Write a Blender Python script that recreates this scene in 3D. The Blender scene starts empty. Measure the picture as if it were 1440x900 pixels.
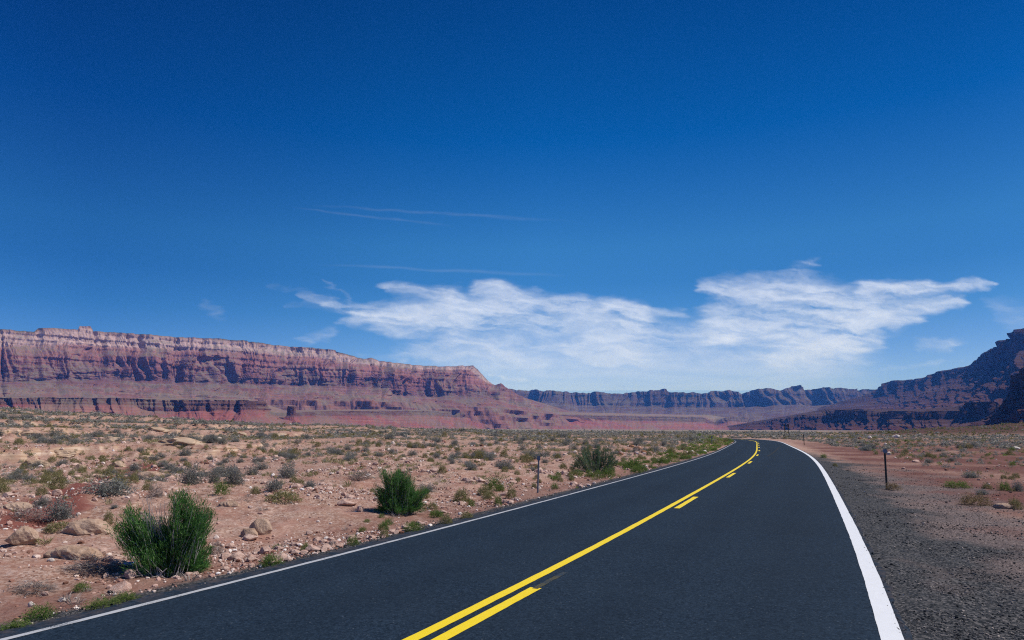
import bpy, math, random
import numpy as np
from mathutils import Vector, Matrix

random.seed(7)
RNG = np.random.default_rng(11)
SC = bpy.context.scene
COL = SC.collection

# ------------------------------------------------------------------ camera
F, HORIZON, EYE = 960.0, 606.0, 1.75
PITCH = math.atan((HORIZON - 450.0) / F)
cam_d = bpy.data.cameras.new("camera")
cam = bpy.data.objects.new("camera", cam_d)
COL.objects.link(cam)
cam.location = (0, 0, EYE)
cam.rotation_euler = (math.pi / 2 + PITCH, 0, 0)
cam_d.sensor_width = 36.0
cam_d.lens = 24.0
cam_d.clip_start = 0.05
cam_d.clip_end = 400000.0
SC.camera = cam

# ------------------------------------------------------------------ light
SUN_EL, SUN_AZ = 52.0, 88.0            # azimuth clockwise from +Y
SUN_STRENGTH, SKY_STRENGTH = 4.4, 0.10
_e, _a = math.radians(SUN_EL), math.radians(SUN_AZ)
SUN_DIR = Vector((math.sin(_a) * math.cos(_e), math.cos(_a) * math.cos(_e), math.sin(_e)))
sun_d = bpy.data.lights.new("sun", "SUN")
sun_d.energy = SUN_STRENGTH
sun_d.angle = math.radians(0.53)
sun_d.color = (1.0, 0.955, 0.89)
sun = bpy.data.objects.new("sun", sun_d)
COL.objects.link(sun)
sun.rotation_euler = (-SUN_DIR).to_track_quat("-Z", "Y").to_euler()

world = bpy.data.worlds.new("World")
SC.world = world
world.use_nodes = True
wn, wl = world.node_tree.nodes, world.node_tree.links
wn.clear()
w_out = wn.new("ShaderNodeOutputWorld")
w_bg = wn.new("ShaderNodeBackground")
w_sky = wn.new("ShaderNodeTexSky")
w_sky.sky_type = "NISHITA"
w_sky.sun_disc = False
w_sky.sun_elevation = _e
w_sky.sun_rotation = _a
w_sky.altitude = 1100.0
w_sky.air_density = 1.0
w_sky.dust_density = 0.4
w_sky.ozone_density = 2.0
w_bg.inputs["Strength"].default_value = SKY_STRENGTH
# the polarising filter of the photo: tint of the sky by height above the horizon
w_geo = wn.new("ShaderNodeTexCoord")
w_sep = wn.new("ShaderNodeSeparateXYZ")
w_ramp = wn.new("ShaderNodeValToRGB")
w_mul = wn.new("ShaderNodeMix")
w_mul.data_type = "RGBA"
w_mul.blend_type = "MULTIPLY"
w_mul.inputs["Factor"].default_value = 1.0
wl.new(w_geo.outputs["Generated"], w_sep.inputs[0])
wl.new(w_sep.outputs["Z"], w_ramp.inputs["Fac"])
SKY_TINT = [(0.0, (0.60, 0.92, 1.95)), (0.047, (0.76, 0.93, 1.58)), (0.078, (0.74, 0.93, 1.50)), (0.112, (0.54, 0.82, 1.36)),
            (0.160, (0.31, 0.72, 1.20)), (0.211, (0.205, 0.655, 1.12)), (0.262, (0.20, 0.70, 1.14)), (0.404, (0.004, 0.475, 1.03)),
            (0.564, (0.0, 0.32, 0.76)), (1.0, (0.005, 0.30, 0.70))]
for i, (pos, c) in enumerate(SKY_TINT):
    el = w_ramp.color_ramp.elements[i] if i == 0 else (w_ramp.color_ramp.elements[-1] if pos == 1.0 else w_ramp.color_ramp.elements.new(pos))
    el.position = pos
    el.color = (*c, 1)
wl.new(w_sky.outputs["Color"], w_mul.inputs["A"])
wl.new(w_ramp.outputs["Color"], w_mul.inputs["B"])
w_ax = wn.new("ShaderNodeMath")
w_ax.operation = "MULTIPLY_ADD"
w_ax.inputs[1].default_value = 0.5
w_ax.inputs[2].default_value = 0.5
w_ramp2 = wn.new("ShaderNodeValToRGB")
for i, (pos, c) in enumerate([(0.0, (0.55, 0.68, 0.80)), (0.24, (0.42, 0.62, 0.75)), (0.42, (0.85, 0.93, 0.96)), (0.52, (0.97, 0.99, 1.0)), (0.76, (0.72, 0.77, 0.80)), (1.0, (0.72, 0.77, 0.80))]):
    el = w_ramp2.color_ramp.elements[0] if i == 0 else (w_ramp2.color_ramp.elements[-1] if pos == 1.0 else w_ramp2.color_ramp.elements.new(pos))
    el.position = pos
    el.color = (*c, 1)
w_mul2 = wn.new("ShaderNodeMix")
w_mul2.data_type = "RGBA"
w_mul2.blend_type = "MULTIPLY"
w_mul2.inputs["Factor"].default_value = 1.0
wl.new(w_sep.outputs["X"], w_ax.inputs[0])
wl.new(w_ax.outputs[0], w_ramp2.inputs["Fac"])
wl.new(w_mul.outputs["Result"], w_mul2.inputs["A"])
wl.new(w_ramp2.outputs["Color"], w_mul2.inputs["B"])
wl.new(w_mul2.outputs["Result"], w_bg.inputs["Color"])
wl.new(w_bg.outputs["Background"], w_out.inputs["Surface"])

SC.view_settings.view_transform = "Standard"
SC.view_settings.look = "None"
SC.view_settings.exposure = 0.0
SC.view_settings.gamma = 1.0
SC.view_settings.use_curve_mapping = False
SC.render.engine = "CYCLES"
SC.cycles.max_bounces = 6
SC.cycles.diffuse_bounces = 2
SC.cycles.transparent_max_bounces = 12
SC.cycles.use_denoising = False
SC.cycles.filter_width = 1.15

# ------------------------------------------------------------------ helpers
CP, SP = math.cos(PITCH), math.sin(PITCH)


def ray(px, py):
    """direction of the photo's pixel (1440 x 900), x right, y ahead, z up"""
    u = (np.asarray(px, float) - 720.0) / F
    v = (np.asarray(py, float) - 450.0) / F
    return u, CP + v * SP, -(v * CP - SP)


def far_point(px, py, dist):
    u, fw, up = ray(px, py)
    k = dist / fw
    return u * k, dist + 0 * u, EYE + up * k


def smooth(a, b, x):
    t = np.clip((x - a) / (b - a), 0, 1)
    return t * t * (3 - 2 * t)


def _hash(ix, iy, seed):
    h = (ix.astype(np.int64) * 374761393 + iy.astype(np.int64) * 668265263 + seed * 1442695041) & 0xFFFFFFFF
    h = ((h ^ (h >> 13)) * 1274126177) & 0xFFFFFFFF
    h = h ^ (h >> 16)
    return (h & 0xFFFF) / 65535.0 * 2 * math.pi


def perlin(x, y, seed=0):
    x = np.asarray(x, float)
    y = np.asarray(y, float)
    x, y = np.broadcast_arrays(x, y)
    ix, iy = np.floor(x), np.floor(y)
    fx, fy = x - ix, y - iy
    ux, uy = fx * fx * fx * (fx * (fx * 6 - 15) + 10), fy * fy * fy * (fy * (fy * 6 - 15) + 10)

    def g(dx, dy):
        a = _hash(ix + dx, iy + dy, seed)
        return np.cos(a) * (fx - dx) + np.sin(a) * (fy - dy)
    a = g(0, 0) * (1 - ux) + g(1, 0) * ux
    b = g(0, 1) * (1 - ux) + g(1, 1) * ux
    return (a * (1 - uy) + b * uy) * 1.5


def fbm(x, y, seed=0, octs=4, gain=0.5):
    r, a, f = 0, 1.0, 1.0
    for o in range(octs):
        r = r + a * perlin(x * f, y * f, seed + o * 17)
        a *= gain
        f *= 2.03
    return r


def ridged(x, y, seed=0, octs=4, gain=0.5):
    """0 in sharp valleys, up to 1 on broad backs"""
    r, a, f, t = 0, 1.0, 1.0, 0
    for o in range(octs):
        r = r + a * np.minimum(1, np.abs(perlin(x * f, y * f, seed + o * 31)) * 2.0)
        t += a
        a *= gain
        f *= 2.1
    return r / t


def np_mesh(name, V, Fc, mat=None, smooth_shade=False, attrs=None):
    V = np.ascontiguousarray(V, np.float32)
    Fc = np.ascontiguousarray(Fc, np.int32)
    n, k = Fc.shape
    me = bpy.data.meshes.new(name)
    me.vertices.add(len(V))
    me.vertices.foreach_set("co", V.ravel())
    me.loops.add(n * k)
    me.loops.foreach_set("vertex_index", Fc.ravel())
    me.polygons.add(n)
    me.polygons.foreach_set("loop_start", np.arange(0, n * k, k, dtype=np.int32))
    me.polygons.foreach_set("loop_total", np.full(n, k, np.int32))
    me.polygons.foreach_set("use_smooth", np.full(n, bool(smooth_shade)))
    for a, arr in (attrs or {}).items():
        at = me.attributes.new(a, "FLOAT", "POINT")
        at.data.foreach_set("value", np.ascontiguousarray(arr, np.float32).ravel())
    me.update(calc_edges=True)
    if mat is not None:
        me.materials.append(mat)
    return me


def link(name, me, parent=None):
    o = bpy.data.objects.new(name, me)
    COL.objects.link(o)
    if parent is not None:
        o.parent = parent
    return o


def tag(o, label=None, cat=None, group=None, kind=None):
    if label:
        o["label"] = label
    if cat:
        o["category"] = cat
    if group:
        o["group"] = group
    if kind:
        o["kind"] = kind
    return o


def thing(name, label, cat, loc=(0, 0, 0), rotz=0.0, group=None):
    o = bpy.data.objects.new(name, None)
    o.empty_display_size = 0.2
    COL.objects.link(o)
    o.location = loc
    o.rotation_euler = (0, 0, rotz)
    return tag(o, label, cat, group)


def grid_faces(nu, nv):
    i = np.arange(nu - 1)[:, None] * nv + np.arange(nv - 1)[None, :]
    return np.stack([i, i + nv, i + nv + 1, i + 1], -1).reshape(-1, 4)


# ------------------------------------------------------------------ materials
class NT:
    def __init__(self, name, rough=0.9, spec=0.2):
        self.m = bpy.data.materials.new(name)
        self.m.use_nodes = True
        self.n, self.l = self.m.node_tree.nodes, self.m.node_tree.links
        self.b = self.n["Principled BSDF"]
        self.b.inputs["Roughness"].default_value = rough
        self.b.inputs["Specular IOR Level"].default_value = spec

    def node(self, t, **kw):
        n = self.n.new(t)
        for k, v in kw.items():
            setattr(n, k, v)
        return n

    def put(self, sock, v):
        if hasattr(v, "is_linked") or hasattr(v, "links"):
            self.l.new(v, sock)
        elif isinstance(v, (tuple, list)) and len(v) == 3 and sock.type == "RGBA":
            sock.default_value = (*v, 1)
        else:
            sock.default_value = v

    def pos(self, scale=(1, 1, 1)):
        c = self.node("ShaderNodeNewGeometry")
        if scale == (1, 1, 1):
            return c.outputs["Position"]
        m = self.node("ShaderNodeMapping")
        m.inputs["Scale"].default_value = scale
        self.l.new(c.outputs["Position"], m.inputs["Vector"])
        return m.outputs["Vector"]

    def objpos(self, scale=(1, 1, 1)):
        c = self.node("ShaderNodeTexCoord")
        m = self.node("ShaderNodeMapping")
        m.inputs["Scale"].default_value = scale
        self.l.new(c.outputs["Object"], m.inputs["Vector"])
        return m.outputs["Vector"]

    def noise(self, scale, detail=4, rough=0.55, vec=None, out="Fac", dist=0.0):
        n = self.node("ShaderNodeTexNoise")
        n.inputs["Scale"].default_value = scale
        n.inputs["Detail"].default_value = detail
        n.inputs["Roughness"].default_value = rough
        n.inputs["Distortion"].default_value = dist
        self.l.new(vec if vec is not None else self.pos(), n.inputs["Vector"])
        return n.outputs[out]

    def vor(self, scale, vec=None, out="Distance", rnd=1.0):
        n = self.node("ShaderNodeTexVoronoi")
        n.inputs["Scale"].default_value = scale
        n.inputs["Randomness"].default_value = rnd
        self.l.new(vec if vec is not None else self.pos(), n.inputs["Vector"])
        return n.outputs[out]

    def ramp(self, fac, stops, interp="LINEAR"):
        r = self.node("ShaderNodeValToRGB")
        r.color_ramp.interpolation = interp
        els = r.color_ramp.elements
        for i, (p, c) in enumerate(stops):
            e = els[i] if i < 2 else els.new(p)
            e.position = p
            e.color = (*c, 1) if isinstance(c, (tuple, list)) else (c, c, c, 1)
        self.l.new(fac, r.inputs["Fac"])
        return r.outputs["Color"]

    def mix(self, fac, a, b, blend="MIX"):
        m = self.node("ShaderNodeMix", data_type="RGBA", blend_type=blend)
        self.put(m.inputs["Factor"], fac)
        self.put(m.inputs["A"], a)
        self.put(m.inputs["B"], b)
        return m.outputs["Result"]

    def math(self, op, a, b=None, c=None, clamp=False):
        m = self.node("ShaderNodeMath", operation=op, use_clamp=clamp)
        self.put(m.inputs[0], a)
        if b is not None:
            self.put(m.inputs[1], b)
        if c is not None:
            self.put(m.inputs[2], c)
        return m.outputs[0]

    def attr(self, name):
        a = self.node("ShaderNodeAttribute", attribute_name=name)
        return a.outputs["Fac"]

    def island(self):
        return self.node("ShaderNodeNewGeometry").outputs["Random Per Island"]

    def objrand(self):
        return self.node("ShaderNodeObjectInfo").outputs["Random"]

    def bump(self, h, strength=0.5, dist=0.02):
        b = self.node("ShaderNodeBump")
        b.inputs["Strength"].default_value = strength
        b.inputs["Distance"].default_value = dist
        self.l.new(h, b.inputs["Height"])
        self.l.new(b.outputs["Normal"], self.b.inputs["Normal"])

    def done(self, color):
        self.put(self.b.inputs["Base Color"], color)
        return self.m


def mat_ground():
    t = NT("desert soil", 0.95, 0.1)
    n1 = t.noise(0.11, 5)
    n2 = t.noise(1.7, 5)
    n3 = t.noise(14.0, 4)
    c = t.ramp(n1, [(0.30, (0.30, 0.140, 0.108)), (0.52, (0.44, 0.245, 0.195)), (0.72, (0.56, 0.375, 0.31))])
    c = t.mix(t.ramp(n2, [(0.38, 0.0), (0.66, 0.75)]), c, (0.30, 0.13, 0.085))
    c = t.mix(t.ramp(n3, [(0.45, 0.0), (0.7, 0.6)]), c, (0.55, 0.41, 0.33))
    c = t.mix(t.ramp(t.noise(0.42, 6, 0.68), [(0.40, 0.0), (0.56, 0.8)]), c, t.ramp(n2, [(0.35, (0.21, 0.090, 0.066)), (0.65, (0.33, 0.165, 0.125))]))
    c = t.mix(t.ramp(t.noise(0.30, 5, 0.65, t.pos((1.0, 1.0, 3.0))), [(0.56, 0.0), (0.70, 0.8)]), c, (0.56, 0.42, 0.34))
    peb = t.ramp(t.vor(11.0, out="Color"), [(0.1, (0.20, 0.10, 0.07)), (0.5, (0.40, 0.25, 0.185)), (0.9, (0.66, 0.53, 0.46))])
    c = t.mix(t.ramp(t.noise(0.8, 5, 0.7), [(0.44, 0.0), (0.60, 0.7)]), c, peb)
    peb2 = t.ramp(t.vor(30.0, out="Color"), [(0.1, (0.17, 0.085, 0.06)), (0.5, (0.38, 0.235, 0.17)), (0.92, (0.66, 0.53, 0.46))])
    c = t.mix(t.ramp(t.noise(1.1, 5, 0.7), [(0.40, 0.1), (0.60, 0.7)]), c, peb2)
    sn = t.node("ShaderNodeSeparateXYZ")
    t.l.new(t.node("ShaderNodeNewGeometry").outputs["Normal"], sn.inputs[0])
    bed = t.ramp(t.noise(1.0, 5, 0.7, t.pos((0.15, 0.15, 9.0))), [(0.35, (0.26, 0.13, 0.08)), (0.5, (0.46, 0.31, 0.21)), (0.65, (0.60, 0.46, 0.36))])
    c = t.mix(t.ramp(sn.outputs["Z"], [(0.86, 1.0), (0.95, 0.0)]), c, bed)
    c = t.mix(t.attr("red"), c, t.mix(t.noise(6.0, 5, 0.7), (0.085, 0.036, 0.032), (0.22, 0.100, 0.082)))
    c = t.mix(t.attr("streak"), c, t.mix(t.noise(3.0, 5, 0.7), (0.16, 0.052, 0.042), (0.27, 0.100, 0.080)))
    # far scrub that is too small to be told apart
    v = t.vor(0.9)
    sc = t.ramp(t.noise(0.035, 6, 0.65), [(0.35, 0.35), (0.60, 1.0)])
    scrub = t.ramp(t.noise(0.35, 4), [(0.3, (0.11, 0.105, 0.09)), (0.55, (0.21, 0.195, 0.165)), (0.75, (0.29, 0.245, 0.205))])
    c = t.mix(t.math("MULTIPLY", t.attr("veg"), sc), c, scrub)
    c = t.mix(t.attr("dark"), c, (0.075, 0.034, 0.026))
    # fine mauve grey gravel, then the dark grey road gravel on the shoulders
    mv = t.ramp(t.vor(55.0, out="Color"), [(0.1, (0.038, 0.030, 0.030)), (0.5, (0.15, 0.115, 0.110)), (0.9, (0.34, 0.27, 0.25))])
    mm = t.math("ADD", t.attr("mauve"), t.math("MULTIPLY", t.math("SUBTRACT", t.noise(2.0, 6, 0.7), 0.5), 0.9))
    c = t.mix(t.ramp(mm, [(0.15, 0.0), (0.85, 0.92)]), c, mv)
    g = t.ramp(t.vor(42.0, out="Color"), [(0.1, (0.010, 0.013, 0.017)), (0.5, (0.045, 0.047, 0.052)), (0.9, (0.15, 0.14, 0.14))])
    gm = t.noise(1.3, 6, 0.7)
    gm = t.math("ADD", t.attr("grav"), t.math("MULTIPLY", t.math("SUBTRACT", gm, 0.5), 0.9))
    c = t.mix(t.ramp(gm, [(0.22, 0.0), (0.80, 1.0)]), c, g)
    h = t.math("ADD", t.math("MULTIPLY", t.noise(26.0, 5, 0.7), 1.0), t.math("MULTIPLY", t.noise(4.0, 4), 2.0))
    t.bump(h, 0.8, 0.03)
    return t.done(c)


def mat_asphalt():
    t = NT("asphalt", 0.9, 0.10)
    fine = t.vor(75.0, out="Color")
    c = t.ramp(fine, [(0.05, (0.002, 0.006, 0.012)), (0.5, (0.010, 0.023, 0.042)), (0.90, (0.034, 0.056, 0.088)), (0.975, (0.15, 0.17, 0.19))])
    c = t.mix(0.45, c, t.ramp(t.vor(34.0, out="Color"), [(0.1, (0.004, 0.009, 0.017)), (0.9, (0.028, 0.048, 0.078))]))
    c = t.mix(t.ramp(t.noise(0.7, 5), [(0.35, 0.0), (0.7, 0.30)]), c, (0.022, 0.036, 0.055))
    c = t.mix(t.ramp(t.noise(0.25, 3, vec=t.pos((1, 1, 1))), [(0.45, 0.0), (0.75, 0.3)]), c, (0.012, 0.018, 0.027))
    tr = t.ramp(t.math("MULTIPLY_ADD", t.attr("lat"), 0.125, 0.5), [(0.10, 0.0), (0.18, 0.6), (0.26, 0.1), (0.34, 0.7), (0.44, 0.0), (0.60, 0.1), (0.66, 0.7), (0.74, 0.1), (0.83, 0.6), (0.94, 0.0)])
    c = t.mix(t.math("MULTIPLY", tr, t.math("MULTIPLY", t.noise(0.8, 5, 0.65), 0.8)), c, (0.008, 0.015, 0.026))
    edge = t.ramp(t.math("MULTIPLY_ADD", t.attr("lat"), 0.125, 0.5), [(0.075, 1.0), (0.115, 0.0), (0.968, 0.0), (0.983, 1.0)])
    c = t.mix(t.math("MULTIPLY", edge, t.ramp(t.noise(5.0, 6, 0.75), [(0.42, 0.0), (0.70, 0.55)])), c, (0.16, 0.115, 0.095))
    t.bump(t.noise(160.0, 3), 0.55, 0.006)
    return t.done(c)


def mat_paint(name, col, wear=0.5, under=(0.03, 0.04, 0.055), rough=0.6):
    t = NT(name, rough, 0.3)
    w = t.math("ADD", t.math("MULTIPLY", t.noise(70.0, 5, 0.75), 0.7), t.math("MULTIPLY", t.noise(3.0, 4), 0.45))
    f = t.ramp(w, [(0.60 + 0.2 * (1 - wear), 0.0), (0.72 + 0.2 * (1 - wear), 1.0)])
    c = t.mix(f, t.mix(t.noise(9.0, 4), col, tuple(x * 0.86 for x in col)), under)
    t.bump(t.noise(150.0, 3), 0.4, 0.004)
    return t.done(c)


def mat_rock(name, c0, c1, c2, scale=6.0, bump=0.6):
    t = NT(name, 0.92, 0.12)
    p = t.objpos()
    c = t.ramp(t.noise(scale, 5, 0.6, p), [(0.32, c0), (0.52, c1), (0.72, c2)])
    r = t.objrand()
    c = t.mix(t.math("MULTIPLY", r, 0.35), c, c2)
    t.bump(t.noise(scale * 4, 5, 0.65, p), bump, 0.03)
    return t.done(c)


def mat_stones(name, stops):
    t = NT(name, 0.9, 0.12)
    return t.done(t.ramp(t.island(), stops))


def mat_leaf(name, stops, trans=0.25, objvar=0.3, tint=(0.5, 0.5, 0.4)):
    t = NT(name, 0.7, 0.15)
    c = t.ramp(t.island(), stops)
    c = t.mix(t.math("MULTIPLY", t.objrand(), objvar), c, tint)
    t.put(t.b.inputs["Base Color"], c)
    tr = t.node("ShaderNodeBsdfTranslucent")
    t.put(tr.inputs["Color"], c)
    mx = t.node("ShaderNodeMixShader")
    mx.inputs[0].default_value = trans
    t.l.new(t.b.outputs[0], mx.inputs[1])
    t.l.new(tr.outputs[0], mx.inputs[2])
    t.l.new(mx.outputs[0], t.n["Material Output"].inputs["Surface"])
    return t.m


def mat_plain(name, col, rough=0.5, metal=0.0, vary=0.15, scale=20.0):
    t = NT(name, rough, 0.4)
    t.b.inputs["Metallic"].default_value = metal
    c = t.mix(t.math("MULTIPLY", t.noise(scale, 4, 0.6, t.objpos()), vary * 2), col, tuple(x * 0.45 for x in col))
    return t.done(c)


def mat_cliff(name, stops, band=0.5, bfreq=0.05, streak=0.3, veg=0.0, patch=None, bump=1.0):
    """strata by height in the formation (attribute strat 0..1), banding by true height"""
    t = NT(name, 0.95, 0.05)
    st = t.attr("strat")
    wob = t.noise(0.006, 4)
    st = t.math("ADD", st, t.math("MULTIPLY", t.math("SUBTRACT", wob, 0.5), 0.07))
    c = t.ramp(st, stops)
    # thin beds
    b = t.noise(1.0, 5, 0.7, t.pos((0.0008, 0.0008, bfreq)))
    c = t.mix(t.math("MULTIPLY", t.ramp(b, [(0.42, 0.0), (0.60, 1.0)]), band), c, t.mix(0.5, c, (0.10, 0.038, 0.040)))
    b2 = t.noise(1.0, 4, 0.7, t.pos((0.001, 0.001, bfreq * 2.7)))
    c = t.mix(t.math("MULTIPLY", t.ramp(b2, [(0.50, 0.0), (0.66, 1.0)]), band * 0.7), c, t.mix(0.5, c, (0.62, 0.46, 0.40)))
    # upright stains
    s = t.noise(1.0, 4, 0.6, t.pos((0.03, 0.03, 0.004)))
    c = t.mix(t.math("MULTIPLY", t.ramp(s, [(0.45, 0.0), (0.7, 1.0)]), streak), c, t.mix(0.6, c, (0.09, 0.04, 0.05)))
    # grey green brush on the slopes
    if veg:
        nz = t.node("ShaderNodeSeparateXYZ")
        t.l.new(t.node("ShaderNodeNewGeometry").outputs["Normal"], nz.inputs[0])
        flat = t.ramp(nz.outputs["Z"], [(0.55, 0.0), (0.85, 1.0)])
        vn = t.ramp(t.noise(0.0045, 7, 0.7), [(0.44, 0.0), (0.56, 1.0)])
        c = t.mix(t.math("MULTIPLY", t.math("MULTIPLY", flat, vn), veg), c, (0.20, 0.19, 0.15))
    c = t.mix(t.ramp(t.noise(0.05, 5, 0.7), [(0.4, 0.0), (0.75, 0.35)]), c, (0.14, 0.07, 0.06))
    t.bump(t.noise(0.06, 6, 0.7), 0.8, 6.0 * bump)
    return t.done(c)


# ------------------------------------------------------------------ the road's line
KN = np.array([0, 15, 30, 45, 60, 80, 100, 130, 170, 200, 420.0])
KV = np.array([-0.00644, -0.00028, -0.00091, -0.00178, -0.0012, 0.00016, -0.00011, -0.00451, -0.00912, -0.0105, -0.0080])
_s = np.arange(0, 400, 0.25)
_k = np.interp(_s, KN, KV)
_th = 0.45295 + np.cumsum(_k) * 0.25
_x = -2.04767 + np.cumsum(np.sin(_th)) * 0.25
_y = 3.65099 + np.cumsum(np.cos(_th)) * 0.25
# straight on behind the camera
_sb = np.arange(-60, 0, 0.25)
RS = np.r_[_sb, _s]
RX = np.r_[-2.04767 + math.sin(0.453) * _sb, _x]
RY = np.r_[3.65099 + math.cos(0.453) * _sb, _y]
RT = np.r_[np.full(len(_sb), 0.453), _th]
L_EDGE, R_EDGE = -3.42, 3.85        # asphalt edges, from the solid yellow line
L_LINE, R_LINE = -3.13, 3.712


def road_z(s):
    return -0.00035 * np.maximum(s - 165.0, 0) ** 2 * (s < 260) - np.where(s >= 260, 3.16 + 0.02 * (s - 260), 0)


def road_xy(s, off):
    x, y, t = np.interp(s, RS, RX), np.interp(s, RS, RY), np.interp(s, RS, RT)
    return x + off * np.cos(t), y - off * np.sin(t)


_RC = slice(None, None, 4)


def road_ds(x, y):
    """signed distance to the right of the yellow line, and distance along it"""
    shp = np.shape(x)
    x, y = np.ravel(x).astype(float), np.ravel(y).astype(float)
    d = np.full(len(x), 1e4)
    s = np.zeros(len(x))
    near = np.nonzero(np.hypot(x, y) < 420)[0]
    cx, cy, cs, ct = RX[_RC], RY[_RC], RS[_RC], RT[_RC]
    for k in range(0, len(near), 20000):
        i = near[k:k + 20000]
        dd = (x[i, None] - cx) ** 2 + (y[i, None] - cy) ** 2
        j = dd.argmin(1)
        ex, ey = x[i] - cx[j], y[i] - cy[j]
        d[i] = ex * np.cos(ct[j]) - ey * np.sin(ct[j])
        s[i] = cs[j] + ex * np.sin(ct[j]) + ey * np.cos(ct[j])
        # far from the line the distance keeps its sign
        fard = np.sqrt(dd[np.arange(len(i)), j])
        d[i] = np.where(np.abs(d[i]) < fard * 0.8, np.sign(d[i] + 1e-9) * fard, d[i])
    return d.reshape(shp), s.reshape(shp)


HX = np.array([-2000, -400, 0, 100, 250, 360, 500, 700, 800, 1440, 3000.0])
HZ = np.array([9.0, 6.5, 5.6, 4.9, 3.8, 3.2, 2.3, 1.3, 0.9, 0.4, 0.4])


def terrain(x, y):
    r = np.hypot(x, y)
    px = 720 + F * x / np.maximum(y, 0.35 * np.abs(x) + 1e-3)
    hill = np.interp(px, HX, HZ) * smooth(18, 165, r)
    rise = np.interp(px, [0, 700, 1000, 1400], [0.0045, 0.0032, 0.0018, 0.0008]) * np.maximum(r - 260, 0)
    rise = np.minimum(rise, 26)
    left = smooth(760, 420, px)
    m = 0.20 * fbm(x / 7.0, y / 7.0, 3, 3) * smooth(4, 12, r)
    m = m + (0.10 + 0.42 * left) * fbm(x / 32.0, y / 32.0, 5, 3) * smooth(14, 60, r)
    m = m + 0.075 * fbm(x / 1.1, y / 1.1, 8, 3)
    # low ledges and small gullies of the rise on the left
    g = ridged(x / 38.0, y / 26.0, 21, 3)
    m = m - 1.3 * left * smooth(0.34, 0.0, g) * smooth(22, 60, r) * smooth(320, 200, r)
    m = m + 0.07 * fbm(x / 0.55, y / 0.55, 9, 3) * smooth(40, 15, r)
    band = smooth(1180, 1330, px) * smooth(170, 330, r) * smooth(1500, 600, r)
    rr = band * (2.6 + 2.2 * smooth(1300, 1500, px)) * (0.8 + 0.3 * fbm(x / 90, y / 90, 31, 3))
    z = hill + rise + m + rr
    # beds of rock break out as low steps on the rise
    st = 0.85
    q = z / st + 0.5 * fbm(x / 45, y / 45, 61, 2)
    zt = z + st * (smooth(0.62, 0.95, q - np.floor(q)) - (q - np.floor(q)))
    k = smooth(560, 330, px) * smooth(18, 36, r) * smooth(260, 150, r) * (y > 0)
    return z + (zt - z) * 0.85 * k


def ground_z(x, y):
    x, y = np.asarray(x, float), np.asarray(y, float)
    d, s = road_ds(x, y)
    zr = np.where(np.abs(d) < 200, road_z(s), 0)
    el, er = L_EDGE - d, d - R_EDGE
    e = np.maximum(el, er)
    t = terrain(x, y)
    wl = smooth(0.4, 6.5, el)
    wr = smooth(1.5, 15.0, er)
    w = np.where(el > er, wl, wr)
    lip = 0.03 * fbm(x / 0.5, y / 0.5, 12, 2) * smooth(0.1, 0.8, e)
    near = zr - 0.022 - 0.045 * smooth(0, 1.2, e) - np.where(er > el, 0.012 * np.clip(er, 0, 8), 0) + lip
    near = near + np.where(el > er, 0.16 * smooth(0.8, 3.5, el), 0)
    z = near * (1 - w) + (t + np.where(el > er, 0.18, -0.05)) * w
    return np.where(e < -0.10, np.minimum(zr - 0.06, z), z)


def at(px, py):
    """where the line of sight through the photo's pixel meets the ground"""
    u, fw, up = ray(px, py)
    t = np.geomspace(2.0, 2500.0, 1400)
    z = ground_z(u * t, fw * t)
    below = (EYE + up * t) < z
    i = int(np.argmax(below)) if below.any() else len(t) - 1
    a, b = t[max(i - 1, 0)], t[i]
    for _ in range(12):
        m = 0.5 * (a + b)
        if EYE + up * m < float(ground_z(np.array([u * m]), np.array([fw * m]))[0]):
            b = m
        else:
            a = m
    return Vector((u * b, fw * b, EYE + up * b)), b      # the point, and metres ahead (1 px = b / F)


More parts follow.
